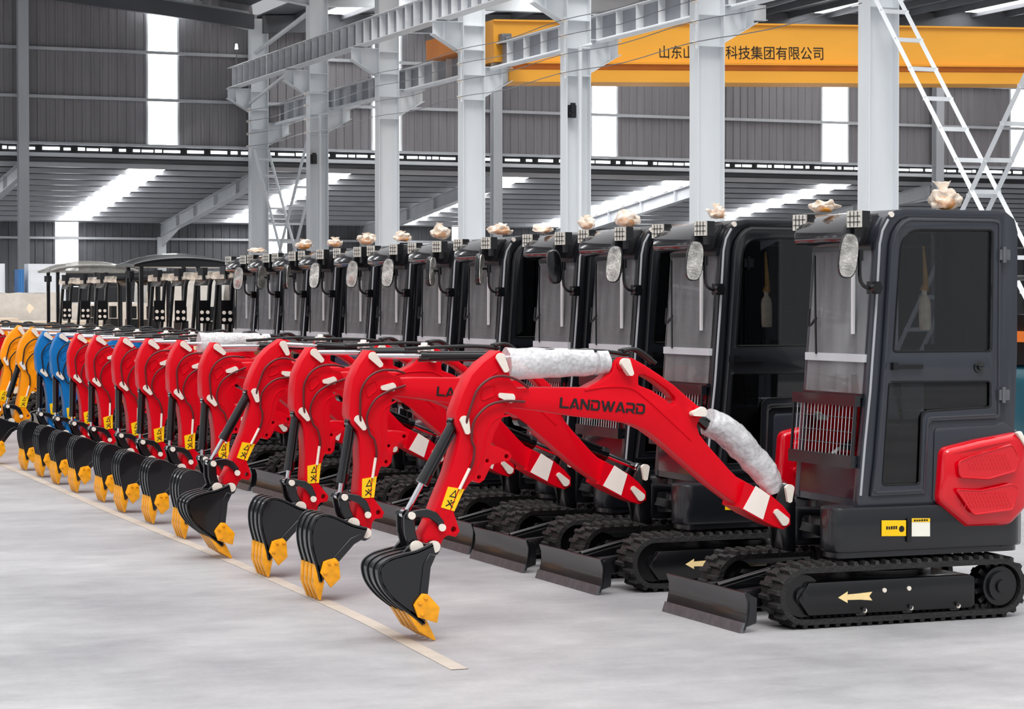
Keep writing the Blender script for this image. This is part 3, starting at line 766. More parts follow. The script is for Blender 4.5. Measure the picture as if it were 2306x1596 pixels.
def handle_fn(bm):
    box(bm, -.088, .105, NY - .045, NY - .028, 1.425, 1.448); box(bm, -.092, -.06, NY - .05, NY - .015, 1.42, 1.462); box(bm, .085, .105, NY - .045, NY - .015, 1.425, 1.448); bevel(bm, .006)
def lock_fn(bm):
    cyl(bm, (.488, NY - .03, 1.43), (.488, NY - .01, 1.43), .035); cyl(bm, (.488, NY - .05, 1.43), (.488, NY - .03, 1.43), .02); bevel(bm, .006)
def hinge_fn(z):
    def f(bm): box(bm, .615, .685, NY - .035, NY - .01, z - .03, z + .03); cyl(bm, (.645, NY - .035, z - .045), (.645, NY - .035, z + .045), .012)
    return f
def sticker(corners, y, mats=('label_yellow', 'print_black'), marks=()):
    def f(bm):
        prism(bm, corners, y - .002, y + .002)
        for mk in marks: prism(bm, mk, y - .003, y - .0015, mi=1)
    return f
def text_marks(x0, x1, z, h, n, s):
    rr = random.Random(s); out = []; w = (x1 - x0) / n
    for i in range(n):
        a = x0 + i * w; out.append([(a, z), (a + w * .72, z), (a + w * .72, z + h * rr.choice((1, 1, .8))), (a, z + h)])
    return out

# LANDWARD, wide stencil capitals
def letters():
    t = .19
    H = {}
    H['L'] = [[(0, 0), (1, 0), (1, t), (.24, t), (.24, 1), (0, 1)]]
    H['A'] = [[(0, 0), (.42, 1), (.70, 1), (1.12, 0), (.85, 0), (.56, .76), (.37, .32), (.66, .32), (.60, .14), (.3, .14), (.25, 0)]]
    H['N'] = [[(0, 0), (.22, 0), (.22, .68), (.75, 0), (1.02, 0), (1.02, 1), (.8, 1), (.8, .34), (.28, 1), (0, 1)]]
    H['D'] = [[(0, 0), (.8, 0), (1.0, .2), (1.0, .8), (.8, 1), (0, 1), (0, 1 - t), (.7, 1 - t), (.78, .72), (.78, .28), (.7, t), (.22, t), (.22, .62), (0, .62)]]
    H['W'] = [[(0, 1), (.34, 0), (.60, 0), (.78, .6), (.96, 0), (1.22, 0), (1.56, 1), (1.32, 1), (1.09, .3), (.9, 1), (.67, 1), (.47, .3), (.25, 1)]]
    H['R'] = [[(0, 0), (.22, 0), (.22, .24), (.55, .24), (.76, 0), (1.05, 0), (.80, .27), (1.0, .42), (1.0, .82), (.82, 1), (0, 1), (0, 1 - t), (.7, 1 - t), (.77, .72), (.77, .52), (.7, .43), (0, .43)]]
    return H
LET = letters()
def land_fn(bm):
    word = 'LANDWARD'; adv = {'L': 1.08, 'A': 1.2, 'N': 1.16, 'D': 1.12, 'W': 1.62, 'R': 1.12}
    kern = 0; tot = sum(adv[c] for c in word); Wd = .52 / tot; Hh = .058
    x = 0; a = math.atan2(-.045, .52)
    for c in word:
        for P in LET[c]:
            Q = [((x + p[0]) * Wd, p[1] * Hh) for p in P]
            Q = [(q[0] * math.cos(a) - q[1] * math.sin(a) - 1.95, q[0] * math.sin(a) + q[1] * math.cos(a) + 1.224) for q in Q]
            prism(bm, Q, -.072, -.069)
        x += adv[c]

def boom_fn(bm):
    prism(bm, BOOM, -.068, .068, holes=[SLOT]); bevel(bm, .012, 2, 40)
    prism(bm, [(-.83, .790), (-.667, .712), (-.59, .65), (-.541, .595), (-.541, .54), (-.586, .514), (-.645, .535), (-.78, .597), (-.87, .65)], -.102, .102)
    for p in ((-1.575, 1.46), (-1.11, 1.185)): cyl(bm, (p[0], -.08, p[1]), (p[0], .08, p[1]), .034)
    bosses = 0
def boom_rim(bm):   # raised weld line along the side
    P = [(-1.80, 1.318), (-1.66, 1.335), (-1.52, 1.325), (-1.42, 1.26), (-1.30, 1.16), (-1.15, 1.03)]
    tube(bm, [(p[0], -.068, p[1]) for p in P], .006, 6, smooth=5)
GLARE = [(-.762, .766), (-.672, .708), (-.716, .574), (-.842, .640)]  # patch of glare on the boom foot, painted white
def arm_fn(bm):
    H = [circ((-2.262, .968), .013), circ((-2.374, .947), .011), circ((-2.421, .86), .012), circ((-2.567, .585), .016)]
    prism(bm, rel(ARM, PIV), -.075, .075, holes=[rel(h, PIV) for h in H]); bevel(bm, .010, 2, 40)
    tri = roundpoly([(-2.40, 1.345), (-2.325, 1.355), (-2.33, 1.30), (-2.41, 1.27)], .02)
    tube(bm, [(p[0] - PIV[0], -.075, p[1] - PIV[1]) for p in tri + [tri[0]]], .006, 6)
    up = [(-2.31, 1.43), (-2.40, 1.36), (-2.47, 1.24), (-2.465, 1.12), (-2.44, 1.03), (-2.53, .82), (-2.60, .66)]
    tube(bm, [(p[0] - PIV[0], -.074, p[1] - PIV[1]) for p in up], .006, 6, smooth=5)
    lo = [(-2.245, 1.19), (-2.33, 1.17), (-2.375, 1.10), (-2.40, .98), (-2.47, .84)]
    tube(bm, [(p[0] - PIV[0], -.074, p[1] - PIV[1]) for p in lo], .006, 6, smooth=5)
    cyl(bm, (0, -.085, 0), (0, .085, 0), .04)
def hose_fn(P):
    def f(bm): tube(bm, [(p[0] - PIV[0], -.085 - (.02 if 0 < i < len(P) - 1 else 0), p[1] - PIV[1]) for i, p in enumerate(P)], .0075, 7, smooth=5)
    return f
HO1 = [(-2.14, 1.337), (-2.21, 1.38), (-2.29, 1.403), (-2.37, 1.39), (-2.44, 1.335), (-2.475, 1.255), (-2.497, 1.19), (-2.505, 1.13)]
HO2 = [(-2.16, 1.262), (-2.28, 1.268), (-2.37, 1.25), (-2.435, 1.20), (-2.468, 1.145), (-2.475, 1.06), (-2.46, 1.02), (-2.468, .95), (-2.48, .90)]
def pipe_fn(bm):
    tube(bm, [(-2.482 - PIV[0], -.09, .91 - PIV[1]), (-2.54 - PIV[0], -.09, .80 - PIV[1])], .009, 8)
PINS = [(-2.303, 1.499, R(-65), .085), (-2.25, 1.284, R(165), .07), (-2.511, 1.165, R(-75), .075)]
ARMLAB = [(-2.60, .815), (-2.508, .798), (-2.565, .682), (-2.640, .705)]
def lerp(a, b, t): return (a[0] + (b[0] - a[0]) * t, a[1] + (b[1] - a[1]) * t)
def inq(q, u, v): return lerp(lerp(q[0], q[1], u), lerp(q[3], q[2], u), v)
def quadmarks(q):
    out = [[inq(q, .28, .42), inq(q, .34, .42), inq(q, .55, .14), inq(q, .5, .1)], [inq(q, .72, .42), inq(q, .66, .42), inq(q, .48, .1), inq(q, .53, .1)], [inq(q, .28, .44), inq(q, .72, .44), inq(q, .72, .39), inq(q, .28, .39)],
           [inq(q, .22, .62), inq(q, .30, .6), inq(q, .8, .86), inq(q, .74, .9)], [inq(q, .78, .6), inq(q, .7, .58), inq(q, .24, .86), inq(q, .3, .9)],
           [inq(q, .45, .56), inq(q, .55, .56), inq(q, .55, .64), inq(q, .45, .64)]]
    return out
def bucket_fn(bm):
    P = rel(BK, BPV); W = .148
    for y in (-W, W - .012): prism(bm, P, y, y + .012)
    path = catmull([(p[0], 0, p[1]) for p in P[0:10]], 4)
    def strip(y0, y1, o0, o1):
        pts = [(p.x, p.z) for p in path]; a = []; b = []
        for i, p in enumerate(pts):
            q0, q1 = pts[max(0, i - 1)], pts[min(len(pts) - 1, i + 1)]
            t = Vector((q1[0] - q0[0], q1[1] - q0[1])).normalized(); n = Vector((t.y, -t.x))
            n = n if (n.dot(Vector((p[0] + .16, p[1] + .17)))) > 0 else -n
            a.append((p[0] + n.x * o0, p[1] + n.y * o0)); b.append((p[0] + n.x * o1, p[1] + n.y * o1))
        prism(bm, a + b[::-1], y0, y1)
    strip(-W, W, -.012, .002)
    for y in (-W, -.062, .036, W - .02): strip(y, y + .014, 0, .010)
    front = rel([(-2.785, .13), (-2.766, .25), (-2.735, .40), (-2.70, .46), (-2.735, .475), (-2.775, .42), (-2.812, .25), (-2.82, .14)], BPV)
    for y in (-W - .008, W): prism(bm, front, y, y + .008)
    lip = rel([(-2.87, .175), (-2.795, .10), (-2.785, .108), (-2.86, .19)], BPV)
    prism(bm, lip, -W, W)
    bevel(bm, .003, 1, 50)
def ear_fn(bm):
    E_ = rel([(-2.66, .525), (-2.645, .49), (-2.665, .455), (-2.75, .43), (-2.86, .455), (-2.875, .475), (-2.835, .515), (-2.80, .545), (-2.765, .535), (-2.725, .52), (-2.70, .535)], BPV)
    prism(bm, E_, -.01, .01)
    bevel(bm, .005, 1, 40)
TOOTH = [(-2.885, .175), (-2.85, .19), (-2.775, .115), (-2.729, .008), (-2.745, .006), (-2.83, .07)]
def tooth_fn(bm):
    P = rel(TOOTH, BPV); vs = prism(bm, P, -.026, .026)
    for v in bm.verts:
        t = max(0, min(1, (-2.78 - BPV[0] - v.co.x) / -.05)) if v.co.z < .09 - BPV[1] else 0
        v.co.y *= 1 - .62 * t
    bevel(bm, .006, 2, 40)
CUT = [(-2.835, .236), (-2.852, .214), (-2.833, .147), (-2.729, .103), (-2.707, .182), (-2.767, .262), (-2.80, .270)]
def cutter_fn(s):
    def f(bm):
        y0, y1 = sorted((s * .150, s * .168)); prism(bm, rel(CUT, BPV), y0, y1); bevel(bm, .004)
        for p in ((-2.82, .226), (-2.785, .25), (-2.812, .165)):
            q = (p[0] - BPV[0], p[1] - BPV[1]); cyl(bm, (q[0], s * .166, q[1]), (q[0], s * .178, q[1]), .011, seg=8)
    return f
def barrel_fn(L, r):
    def f(bm):
        cyl(bm, (0, 0, 0), (L, 0, 0), r, seg=18); cyl(bm, (L - .03, 0, 0), (L + .012, 0, 0), r * 1.08, seg=18); cyl(bm, (0, -r * 1.1, 0), (0, r * 1.1, 0), r * 1.05, seg=14)
        tube(bm, [(.05, -r * .9, r * .6), (L - .05, -r * .9, r * .6)], r * .2, 6)
    return f
def rod_fn(L, r):
    def f(bm): cyl(bm, (0, 0, 0), (L, 0, 0), r, seg=14); cyl(bm, (0, -r * 1.6, 0), (0, r * 1.6, 0), r * 1.7, seg=14)
    return f
def crumple(bm, amp, sc, seed=0):
    for v in bm.verts:
        n = noise.noise_vector(v.co * sc + Vector((seed * 3.1, seed, 0)))
        v.co += n * amp
def wrap_fn(P, rad, amp, seed):
    def f(bm):
        tube(bm, catmull(P, 12), .05, 28, rad=rad); crumple(bm, amp, 9, seed); crumple(bm, amp * .4, 28, seed)
    return f
def link_fn(bm):   # curved link, unit chord along +x
    P = [(0, -.028), (.05, .01), (.10, .022), (.15, .01), (.19, -.02), (.20, .0), (.185, .035), (.13, .065), (.07, .065), (.02, .04), (-.022, .01), (-.02, -.02)]
    prism(bm, P, -.0075, .0075)
    bevel(bm, .004, 1, 40)
def rocker_fn(bm):
    P = [(-.03, 0), (0, -.03), (.09, -.042), (.175, -.03), (.20, 0), (.175, .03), (.09, .02), (0, .03)]
    prism(bm, P, -.01, .01)
    bevel(bm, .005, 1, 40)
def canopy_fn(bm):
    n, m = 12, 8; g = []
    for i in range(n + 1):
        row = []
        for j in range(m + 1):
            u, v = i / n * 2 - 1, j / m * 2 - 1
            z = 2.29 + .14 * (1 - u * u) ** .8 * (1 - .35 * v * v) + .02 * (1 - v * v)
            row.append(bm.verts.new((.45 + u * .68, -.05 + v * .56, z)))
        g.append(row)
    for i in range(n):
        for j in range(m): bm.faces.new((g[i][j], g[i + 1][j], g[i + 1][j + 1], g[i][j + 1]))
    ring = [g[i][0] for i in range(n + 1)] + [g[n][j] for j in range(1, m + 1)] + [g[i][m] for i in range(n - 1, -1, -1)] + [g[0][j] for j in range(m - 1, 0, -1)]
    low = [bm.verts.new((v.co.x, v.co.y, 2.262)) for v in ring]
    for k in range(len(ring)):
        q = (k + 1) % len(ring); bm.faces.new((ring[k], ring[q], low[q], low[k]))
    bm.faces.new(low)
    for v in (-.62, .5):
        tube(bm, [(.45 + (k / 12 * 2 - 1) * .68, v, 2.285 + .085 * (1 - (k / 12 * 2 - 1) ** 2) ** .8 + .0) for k in range(13)], .018, 6)
def post_fn(x, y, x2):
    def f(bm): box(bm, -.025, .025, -.025, .025, 0, 1.63); 
    return f

COUNT = {'n': 0}
def excavator(label, y, dx=0., paint='red', body='cab', ta=0., mirror=0., wrap=False, film_boom=False, light=1, vis=3, cap=True):
    o = thing('mini_excavator', label, 'excavator', (6.9 + dx, y, 0), 'mini excavators parked in a row')
    n = COUNT['n']; COUNT['n'] += 1
    # --- running gear
    for s in (-1, 1):
        t = PT(o, 'crawler_track', 'rubber', track_fn(s), key=('track', s))
        PT(t, 'track_cover', 'black', cover_fn(s), key=('cover', s))
        y0 = -.47 if s < 0 else .30
        PT(t, 'sprocket', 'black', lambda bm: wheel(bm, .615, .18, .112, y0, y0 + .16, .085, 14), key=('spk', s))
        PT(t, 'idler', 'black', lambda bm: wheel(bm, -.655, .18, .118, y0 + .02, y0 + .14, .05), key=('idl', s))
        for i, x in enumerate((-.29, .01, .32)):
            PT(t, 'track_roller', 'gloss_black', lambda bm: wheel(bm, 0, 0, .045, y0 + .01, y0 + .15, .026), loc=(x, 0, .092), key=('rol', s))
        if s < 0:
            PT(t, 'arrow_sticker', 'arrow_cream', lambda bm: prism(bm, ARROW, -.4845, -.481), key='arrow', label='cream arrow sticker')
            for i, (x, z) in enumerate(((-.155, .193), (.004, .196), (-.281, .086), (.018, .086), (.328, .082))):
                PT(t, 'bolt', 'pin_white', lambda bm: cyl(bm, (0, -.49, 0), (0, -.48, 0), .013, seg=10), loc=(x, 0, z), key='bolt')
    PT(o, 'undercarriage', 'black', under_fn)
    PT(o, 'slew_ring', 'black', slew_fn)
    b = PT(o, 'dozer_blade', 'bucket_black', blade_fn)
    PT(b, 'cutting_edge', 'steel', edge_fn, key='cedge', label='worn grey cutting edge')
    for s in (-1, 1): PT(b, 'push_arm', 'black', blade_arm(s), key=('parm', s))
    PT(b, 'blade_cylinder', 'gloss_black', lambda bm: (cyl(bm, (-.62, 0, .28), (-.40, 0, .30), .035), cyl(bm, (-.95, 0, .2), (-.6, 0, .28), .018)), key='bcyl')
    # --- upper structure
    p = PT(o, 'swing_platform', 'dark_slate', platform_fn)
    PT(o, 'counterweight', 'dark_slate', counter_fn)
    PT(p, 'warning_label', ('label_yellow', 'print_black'), sticker([(-.163, .582), (-.006, .577), (-.006, .489), (-.163, .494)], -.466, marks=text_marks(-.135, -.06, .53, .018, 5, 1) + [circ((-.035, .53), .018, 10)]), key='lab1')
    PT(p, 'data_label', ('label_white', 'label_yellow', 'print_black'), lambda bm: (prism(bm, [(.032, .587), (.151, .583), (.152, .481), (.032, .485)], -.466, -.463),
       prism(bm, [(.032, .587), (.151, .583), (.151, .562), (.032, .566)], -.4675, -.4655, mi=1), [prism(bm, m_, -.469, -.467, mi=2) for m_ in text_marks(.045, .14, .569, .01, 6, 3)]), key='lab2')
    PT(p, 'tie_strap', 'black', lambda bm: (box(bm, -.002, .026, -.474, -.464, .455, .588), bevel(bm, .004)), key='strap')
    PT(p, 'swing_casting', 'black', casting_fn)
    for k in range(4): PT(p, 'hydraulic_hose', 'hose', lambda bm: tube(bm, [(-.52, -.03 + .02 * k, .52 + .015 * k), (-.42, -.12, .50 + .012 * k), (-.33, -.10, .47 + .015 * k), (-.25, -.06, .47 + .015 * k)], .011, 6, smooth=4), key=('swhose', k))
    bp_ = PT(o, 'boom_post', 'black', bpost_fn)
    for pz in ((-.545, .738, R(-90), .075),):
        PT(bp_, 'pin_plate', 'pin_white', lambda bm: prism(bm, drop(pz[:2], pz[2], pz[3], .03), -.108, -.086), key='ppost')
    gp = 'red_gloss' if paint == 'red' else paint
    rc = PT(o, 'engine_cover', gp, redcover, key=('rc', paint), label=None)
    PT(rc, 'vent_grille', gp, grille_fn, key=('grl', paint))
    PT(rc, 'tail_reflector', 'pin_white', lambda bm: (prism(bm, [(.70, 1.055), (.735, 1.065), (.775, 1.0), (.775, .95), (.75, .99)], NY - .085, NY - .05), bevel(bm, .008)), key='tref')
    PT(o, 'side_panel', 'slate', panel_fn)
    # --- operator station
    st = PT(o, 'seat', 'seat_black', seat_fn); PT(st, 'backrest', 'seat_black', back_fn)
    for yy in (-.30, .17): PT(o, 'control_lever', 'black', lever_fn(yy), key=('lev', yy))
    PT(o, 'travel_lever', 'black', travel_fn)
    if body == 'cab':
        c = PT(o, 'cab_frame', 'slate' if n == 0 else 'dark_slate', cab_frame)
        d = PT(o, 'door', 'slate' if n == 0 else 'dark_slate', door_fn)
        PT(d, 'window_pane', 'glass_dark', lambda bm: prism(bm, W1, NY - .004, NY + .004), key='wp1')
        PT(d, 'window_pane', 'glass_tinted', lambda bm: (prism(bm, [(-.10, 1.19), (.568, 1.205), (.567, 1.35), (-.10, 1.354)], NY - .004, NY + .004), prism(bm, [(-.141, .776), (.10, .776), (.114, 1.158), (.118, 1.19), (-.10, 1.19)], NY - .004, NY + .004)), key='wp2')
        PT(d, 'window_seal', 'black', door_seal)
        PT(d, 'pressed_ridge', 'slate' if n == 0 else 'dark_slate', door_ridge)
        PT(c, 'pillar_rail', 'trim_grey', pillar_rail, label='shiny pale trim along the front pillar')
        PT(d, 'door_handle', 'black', handle_fn); PT(d, 'door_lock', 'gloss_black', lock_fn)
        for z in (2.07, 1.27): PT(d, 'hinge', 'steel', hinge_fn(z), key=('hin', z))
        w = PT(o, 'windshield', 'glass_clear', wind_fn(1.275, 2.10, 0, 0), key='ws1')
        PT(w, 'knee_pane', 'glass_dark', wind_fn(.905, 1.275, 0, 0), key='ws3')
        PT(w, 'divider_bar', 'galv_dim', bar_fn)
        for z, h in ((1.275, .012), (2.115, .025), (.905, .012)): PT(w, 'glazing_bar', 'dark_slate', gbar_fn(z, h), key=('gb', z))
        PT(w, 'lower_pane', 'maroon_pane', wind_fn(.70, .905, 0, 0), key='ws2', label='dark red tinted lower pane')
        PT(w, 'wiper', 'black', wiper_fn)
        PT(w, 'white_strip', 'white_strip', lambda bm: box(bm, XF(1.8) - .03, XF(1.8) - .018, NY + .15, NY + .175, 1.62, 2.0), key='wstrip', label='white upright strip inside the windshield')
        PT(o, 'side_window', 'glass_tinted', lambda bm: prism(bm, roundpoly([(-.19, 1.1), (-.085, 2.2, .1), (.66, 2.22), (.66, 1.1)], .05), FY - .03, FY - .025), key='swin')
        PT(o, 'front_guard', ('dark_slate', 'galv_dim'), guard_fn)
        v = PT(o, 'visor', 'visor_smoke', visor_fn)
        PT(o, 'console', 'seat_black', console_fn)
        for yy in (NY + .03, FY - .07):
            l = PT(o, 'work_light', 'black', wlight, loc=(-.27, yy, 2.262), rot=(0, 0, R(22)))
            PT(l, 'lens', ('lamp_lens', 'black'), wlens, key='lens')
        mb = PT(o, 'mirror', 'gloss_black', mirror_body, loc=(-.375, NY - .035, 2.055), rot=(0, R(6), R(-22) + mirror))
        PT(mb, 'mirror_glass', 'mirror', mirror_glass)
        PT(o, 'mirror_arm', 'black', mirror_arm)
        bo = PT(o, 'wrapped_bottle', 'bottle' , bottle_fn, loc=(.22, -.30, 1.64), rot=(R(-3), 0, 0))
        PT(bo, 'bottle_neck', 'bottle_gold', lambda bm: (tube(bm, [(0, 0, .225), (.01, 0, .27), (0, 0, .48)], .012, 8, rad=lambda t: .026 - .02 * t)), key='bneck')
        PT(c, 'roof_bolt', 'pin_white', lambda bm: cyl(bm, (-.02, NY - .006, 2.29), (-.02, NY + .01, 2.29), .016, seg=12), loc=(-.06, 0, 0), key='rbolt')
    else:
        if body == 'open':
            PT(o, 'protective_frame', 'black', open_frame)
            w = PT(o, 'frame_plate', ('black', 'pin_white'), lambda bm: (box(bm, -.30, -.16, NY - .02, NY + .0, 1.55, 1.82, 0), [cyl(bm, (-.23 + q, NY - .03, zz), (-.23 + q, NY - .018, zz), .022, seg=10, mi=1) for q in (-.035, .035) for zz in (1.6, 1.68)]), key='fplate')
            PT(o, 'front_film', 'bag_film', lambda bm: (box(bm, -.20, -.02, NY - .01, FY, 2.07, 2.15), bevel(bm, .03), bmesh.ops.subdivide_edges(bm, edges=bm.edges[:], cuts=3), crumple(bm, .02, 14)), key='ffilm')
        else:
            for x, yy in ((-.10, -.45), (-.10, .33), (.66, -.45), (.66, .33)):
                PT(o, 'canopy_post', 'dark_slate', post_fn(0, 0, 0), loc=(x, yy, .66), key='cpost')
            PT(o, 'canopy', 'bucket_black' if body == 'canopy' else 'canopy_film', canopy_fn, key=('can', body))
        PT(o, 'work_light', 'black', wlight, loc=(-.24, NY + .03, 2.16), rot=(0, 0, R(22)))
    # --- boom
    bo = PT(o, 'boom', paint, boom_fn, key=('boom', paint))
    PT(bo, 'weld_line', paint, boom_rim, key=('rim', paint))
    if paint == 'red' and n < 10: PT(bo, 'lettering', 'print_black', land_fn, key='land')
    PT(bo, 'reflective_band', 'reflective_white', lambda bm: prism(bm, GLARE, -.105, -.101), key='band')
    for px, pz, a, L in ((-1.568, 1.462, R(-62), .075), (-1.106, 1.188, R(190), .06), (-.585, .566, R(135), .085)):
        PT(bo, 'pin_plate', 'pin_white', lambda bm: prism(bm, drop((0, 0), a, L, .03), -.118, -.07), loc=(px, 0, pz), key=('pin', round(a, 3)))
    # --- pose: bucket teeth rest on the floor
    bz = PIV[1] + rotp(rel([BPV], PIV)[0], ta)[1]
    lo, hi = R(-12), R(60)
    for _ in range(40):
        tb = (lo + hi) / 2
        if bz + min(rotp(q, tb)[1] for q in rel(TOOTH, BPV)) < .003: lo = tb
        else: hi = tb
    W_ = lambda p: (lambda q: (PIV[0] + q[0], PIV[1] + q[1]))(rotp((p[0] - PIV[0], p[1] - PIV[1]), ta))
    arm = PT(o, 'arm', paint, arm_fn, loc=(PIV[0], 0, PIV[1]), ry=ta, key=('arm', paint))
    PT(arm, 'hydraulic_hose', 'brown_hose' if paint == 'red' else 'hose', hose_fn(HO1), key=('h1', paint)); PT(arm, 'hydraulic_hose', 'brown_hose' if paint == 'red' else 'hose', hose_fn(HO2), key=('h2', paint))
    PT(arm, 'steel_pipe', 'pin_white', pipe_fn)
    PT(arm, 'warning_label', ('label_yellow', 'print_black'), sticker(rel(ARMLAB, PIV), -.077, marks=[[(q[0], q[1]) for q in mk] for mk in quadmarks(rel(ARMLAB, PIV))]), key='alab', label='yellow warning label')
    for i, (px, pz, a, L) in enumerate(PINS):
        PT(arm, 'pin_plate', 'pin_white', lambda bm: prism(bm, drop((0, 0), a, L, .028), -.10, -.086), loc=(px - PIV[0], 0, pz - PIV[1]), key=('apin', i))
    bx = W_(BPV)
    bk = PT(o, 'bucket', 'bucket_black', bucket_fn, loc=(bx[0], 0, bx[1]), ry=tb)
    for y_ in (-.085, .085): PT(bk, 'bucket_ear', 'bucket_black', ear_fn, loc=(0, y_, 0))
    for k in range(4): PT(bk, 'tooth', 'yellow', tooth_fn, loc=(0, -.118 + k * .079, 0))
    for s in (-1, 1): PT(bk, 'side_cutter', 'yellow', cutter_fn(s), key=('cut', s))
    for q, r in (((0, 0), .032), ((-.099, .009), .036)):
        PT(bk, 'pin_plate', 'pin_white', lambda bm: (cyl(bm, (q[0], -.115, q[1]), (q[0], -.096, q[1]), r, seg=16)), key=('bpin', r))
    # linkage
    lk = rotp((-.099, .009), tb); lk = (bx[0] + lk[0], bx[1] + lk[1]); la = W_((-2.644, .60)); r1, r2_ = .185, .171
    d = math.hypot(lk[0] - la[0], lk[1] - la[1]); d = min(d, r1 + r2_ - .002)
    u = ((lk[0] - la[0]) / d, (lk[1] - la[1]) / d); aa = (r1 * r1 - r2_ * r2_ + d * d) / (2 * d); hh = math.sqrt(max(0, r1 * r1 - aa * aa))
    c1 = (la[0] + u[0] * aa - u[1] * hh, la[1] + u[1] * aa + u[0] * hh); c2 = (la[0] + u[0] * aa + u[1] * hh, la[1] + u[1] * aa - u[0] * hh)
    J = c1 if c1[0] < c2[0] else c2
    ang = lambda a, b: -math.atan2(b[1] - a[1], b[0] - a[0])
    for s in (1, -1):
        li = PT(o, 'bucket_link', 'bucket_black', link_fn, loc=(J[0], s * .0925, J[1]), ry=ang(J, la))
        PT(o, 'bucket_rocker', 'bucket_black', rocker_fn, loc=(J[0], s * .06, J[1]), ry=ang(J, lk))
    PT(li, 'link_pin', 'pin_white', lambda bm: cyl(bm, (0, -.02, 0), (0, -.0075, 0), .02), key='lpin')
    PT(li, 'link_pin', 'pin_white', lambda bm: cyl(bm, (0, -.02, 0), (0, -.0075, 0), .02), loc=(.185, 0, 0), key='lpin')
    lug = W_((-2.535, 1.15))
    cy = PT(o, 'bucket_cylinder', 'gloss_black', barrel_fn(.36, .032), loc=(lug[0], 0, lug[1]), ry=ang(lug, J), key='bcy')
    L_ = math.hypot(J[0] - lug[0], J[1] - lug[1])
    PT(cy, 'cylinder_rod', 'chrome', rod_fn(.34, .016), loc=(L_, 0, 0), ry=PI, key='bcr')
    tp = W_((-2.303, 1.499)); b0 = (-1.565, 1.462)
    cy = PT(o, 'arm_cylinder', 'gloss_black', barrel_fn(.46, .033), loc=(b0[0], 0, b0[1]), ry=ang(b0, tp), key='acy')
    L_ = math.hypot(tp[0] - b0[0], tp[1] - b0[1])
    PT(cy, 'cylinder_rod', 'chrome', rod_fn(.42, .017), loc=(L_, 0, 0), ry=PI, key='acr')
    for q in (-.02, .02): PT(cy, 'hydraulic_hose', 'hose', lambda bm: tube(bm, [(-.05, q, .05), (.1, q, .062), (.3, q, .058), (.46, q, .05), (.56, q, .045)], .011, 7, smooth=4), rot=(PI, 0, 0), key=('ahose', q))
    if cap: PT(cy, 'hose_cap', 'reflective_white', lambda bm: (cyl(bm, (.44, 0, -.03), (.44, 0, -.085), .026, .02), cyl(bm, (.40, 0, -.045), (.48, 0, -.045), .022), bevel(bm, .006)), key='hcap', label='white plastic hose cap')
    for q in (-.03, .03): PT(bo, 'hydraulic_hose', 'hose', lambda bm: tube(bm, [(-1.55, q, 1.53), (-1.46, q, 1.535), (-1.35, q, 1.46)], .011, 7, smooth=5), key=('bhose', q))
    # boom cylinder
    c0, c1_ = (-1.092, 1.165), (-.545, .738)
    if film_boom:
        cy = PT(o, 'boom_cylinder', 'gloss_black', barrel_fn(.42, .034), loc=(c0[0], 0, c0[1]), ry=ang(c0, c1_), key='mcy')
    else:
        c0 = (-1.36, 1.06)
        cy = PT(o, 'boom_cylinder', 'gloss_black', barrel_fn(.62, .04), loc=(c0[0], .0, c0[1]), ry=ang(c0, c1_), key='mcy2')
    L_ = math.hypot(c1_[0] - c0[0], c1_[1] - c0[1])
    PT(cy, 'cylinder_rod', 'chrome', rod_fn(.3, .02), loc=(L_, 0, 0), ry=PI, key='mcr')
    if film_boom:
        PT(cy, 'film_wrap', 'bubble_film', wrap_fn([(.08, 0, .02), (.2, 0, .05), (.40, 0, .035), (.58, 0, .0), (.66, 0, -.045)], lambda t: .075 + .02 * math.sin(t * 3.1) - .02 * t, .018, 2), label='crumpled clear film wrapped round the boom cylinder', key='mwrap')
    if wrap:
        PT(o, 'film_wrap', 'bubble_film', wrap_fn([(-2.235, 0, 1.462), (-2.1, 0, 1.465), (-1.9, 0, 1.468), (-1.75, 0, 1.47), (-1.72, 0, 1.47), (-1.64, 0, 1.472)], lambda t: .088 - .02 * t - (.012 if .76 < t < .84 else 0), .008, 1), label='bubble film sleeve round the arm cylinder', key='awrap')
    return o

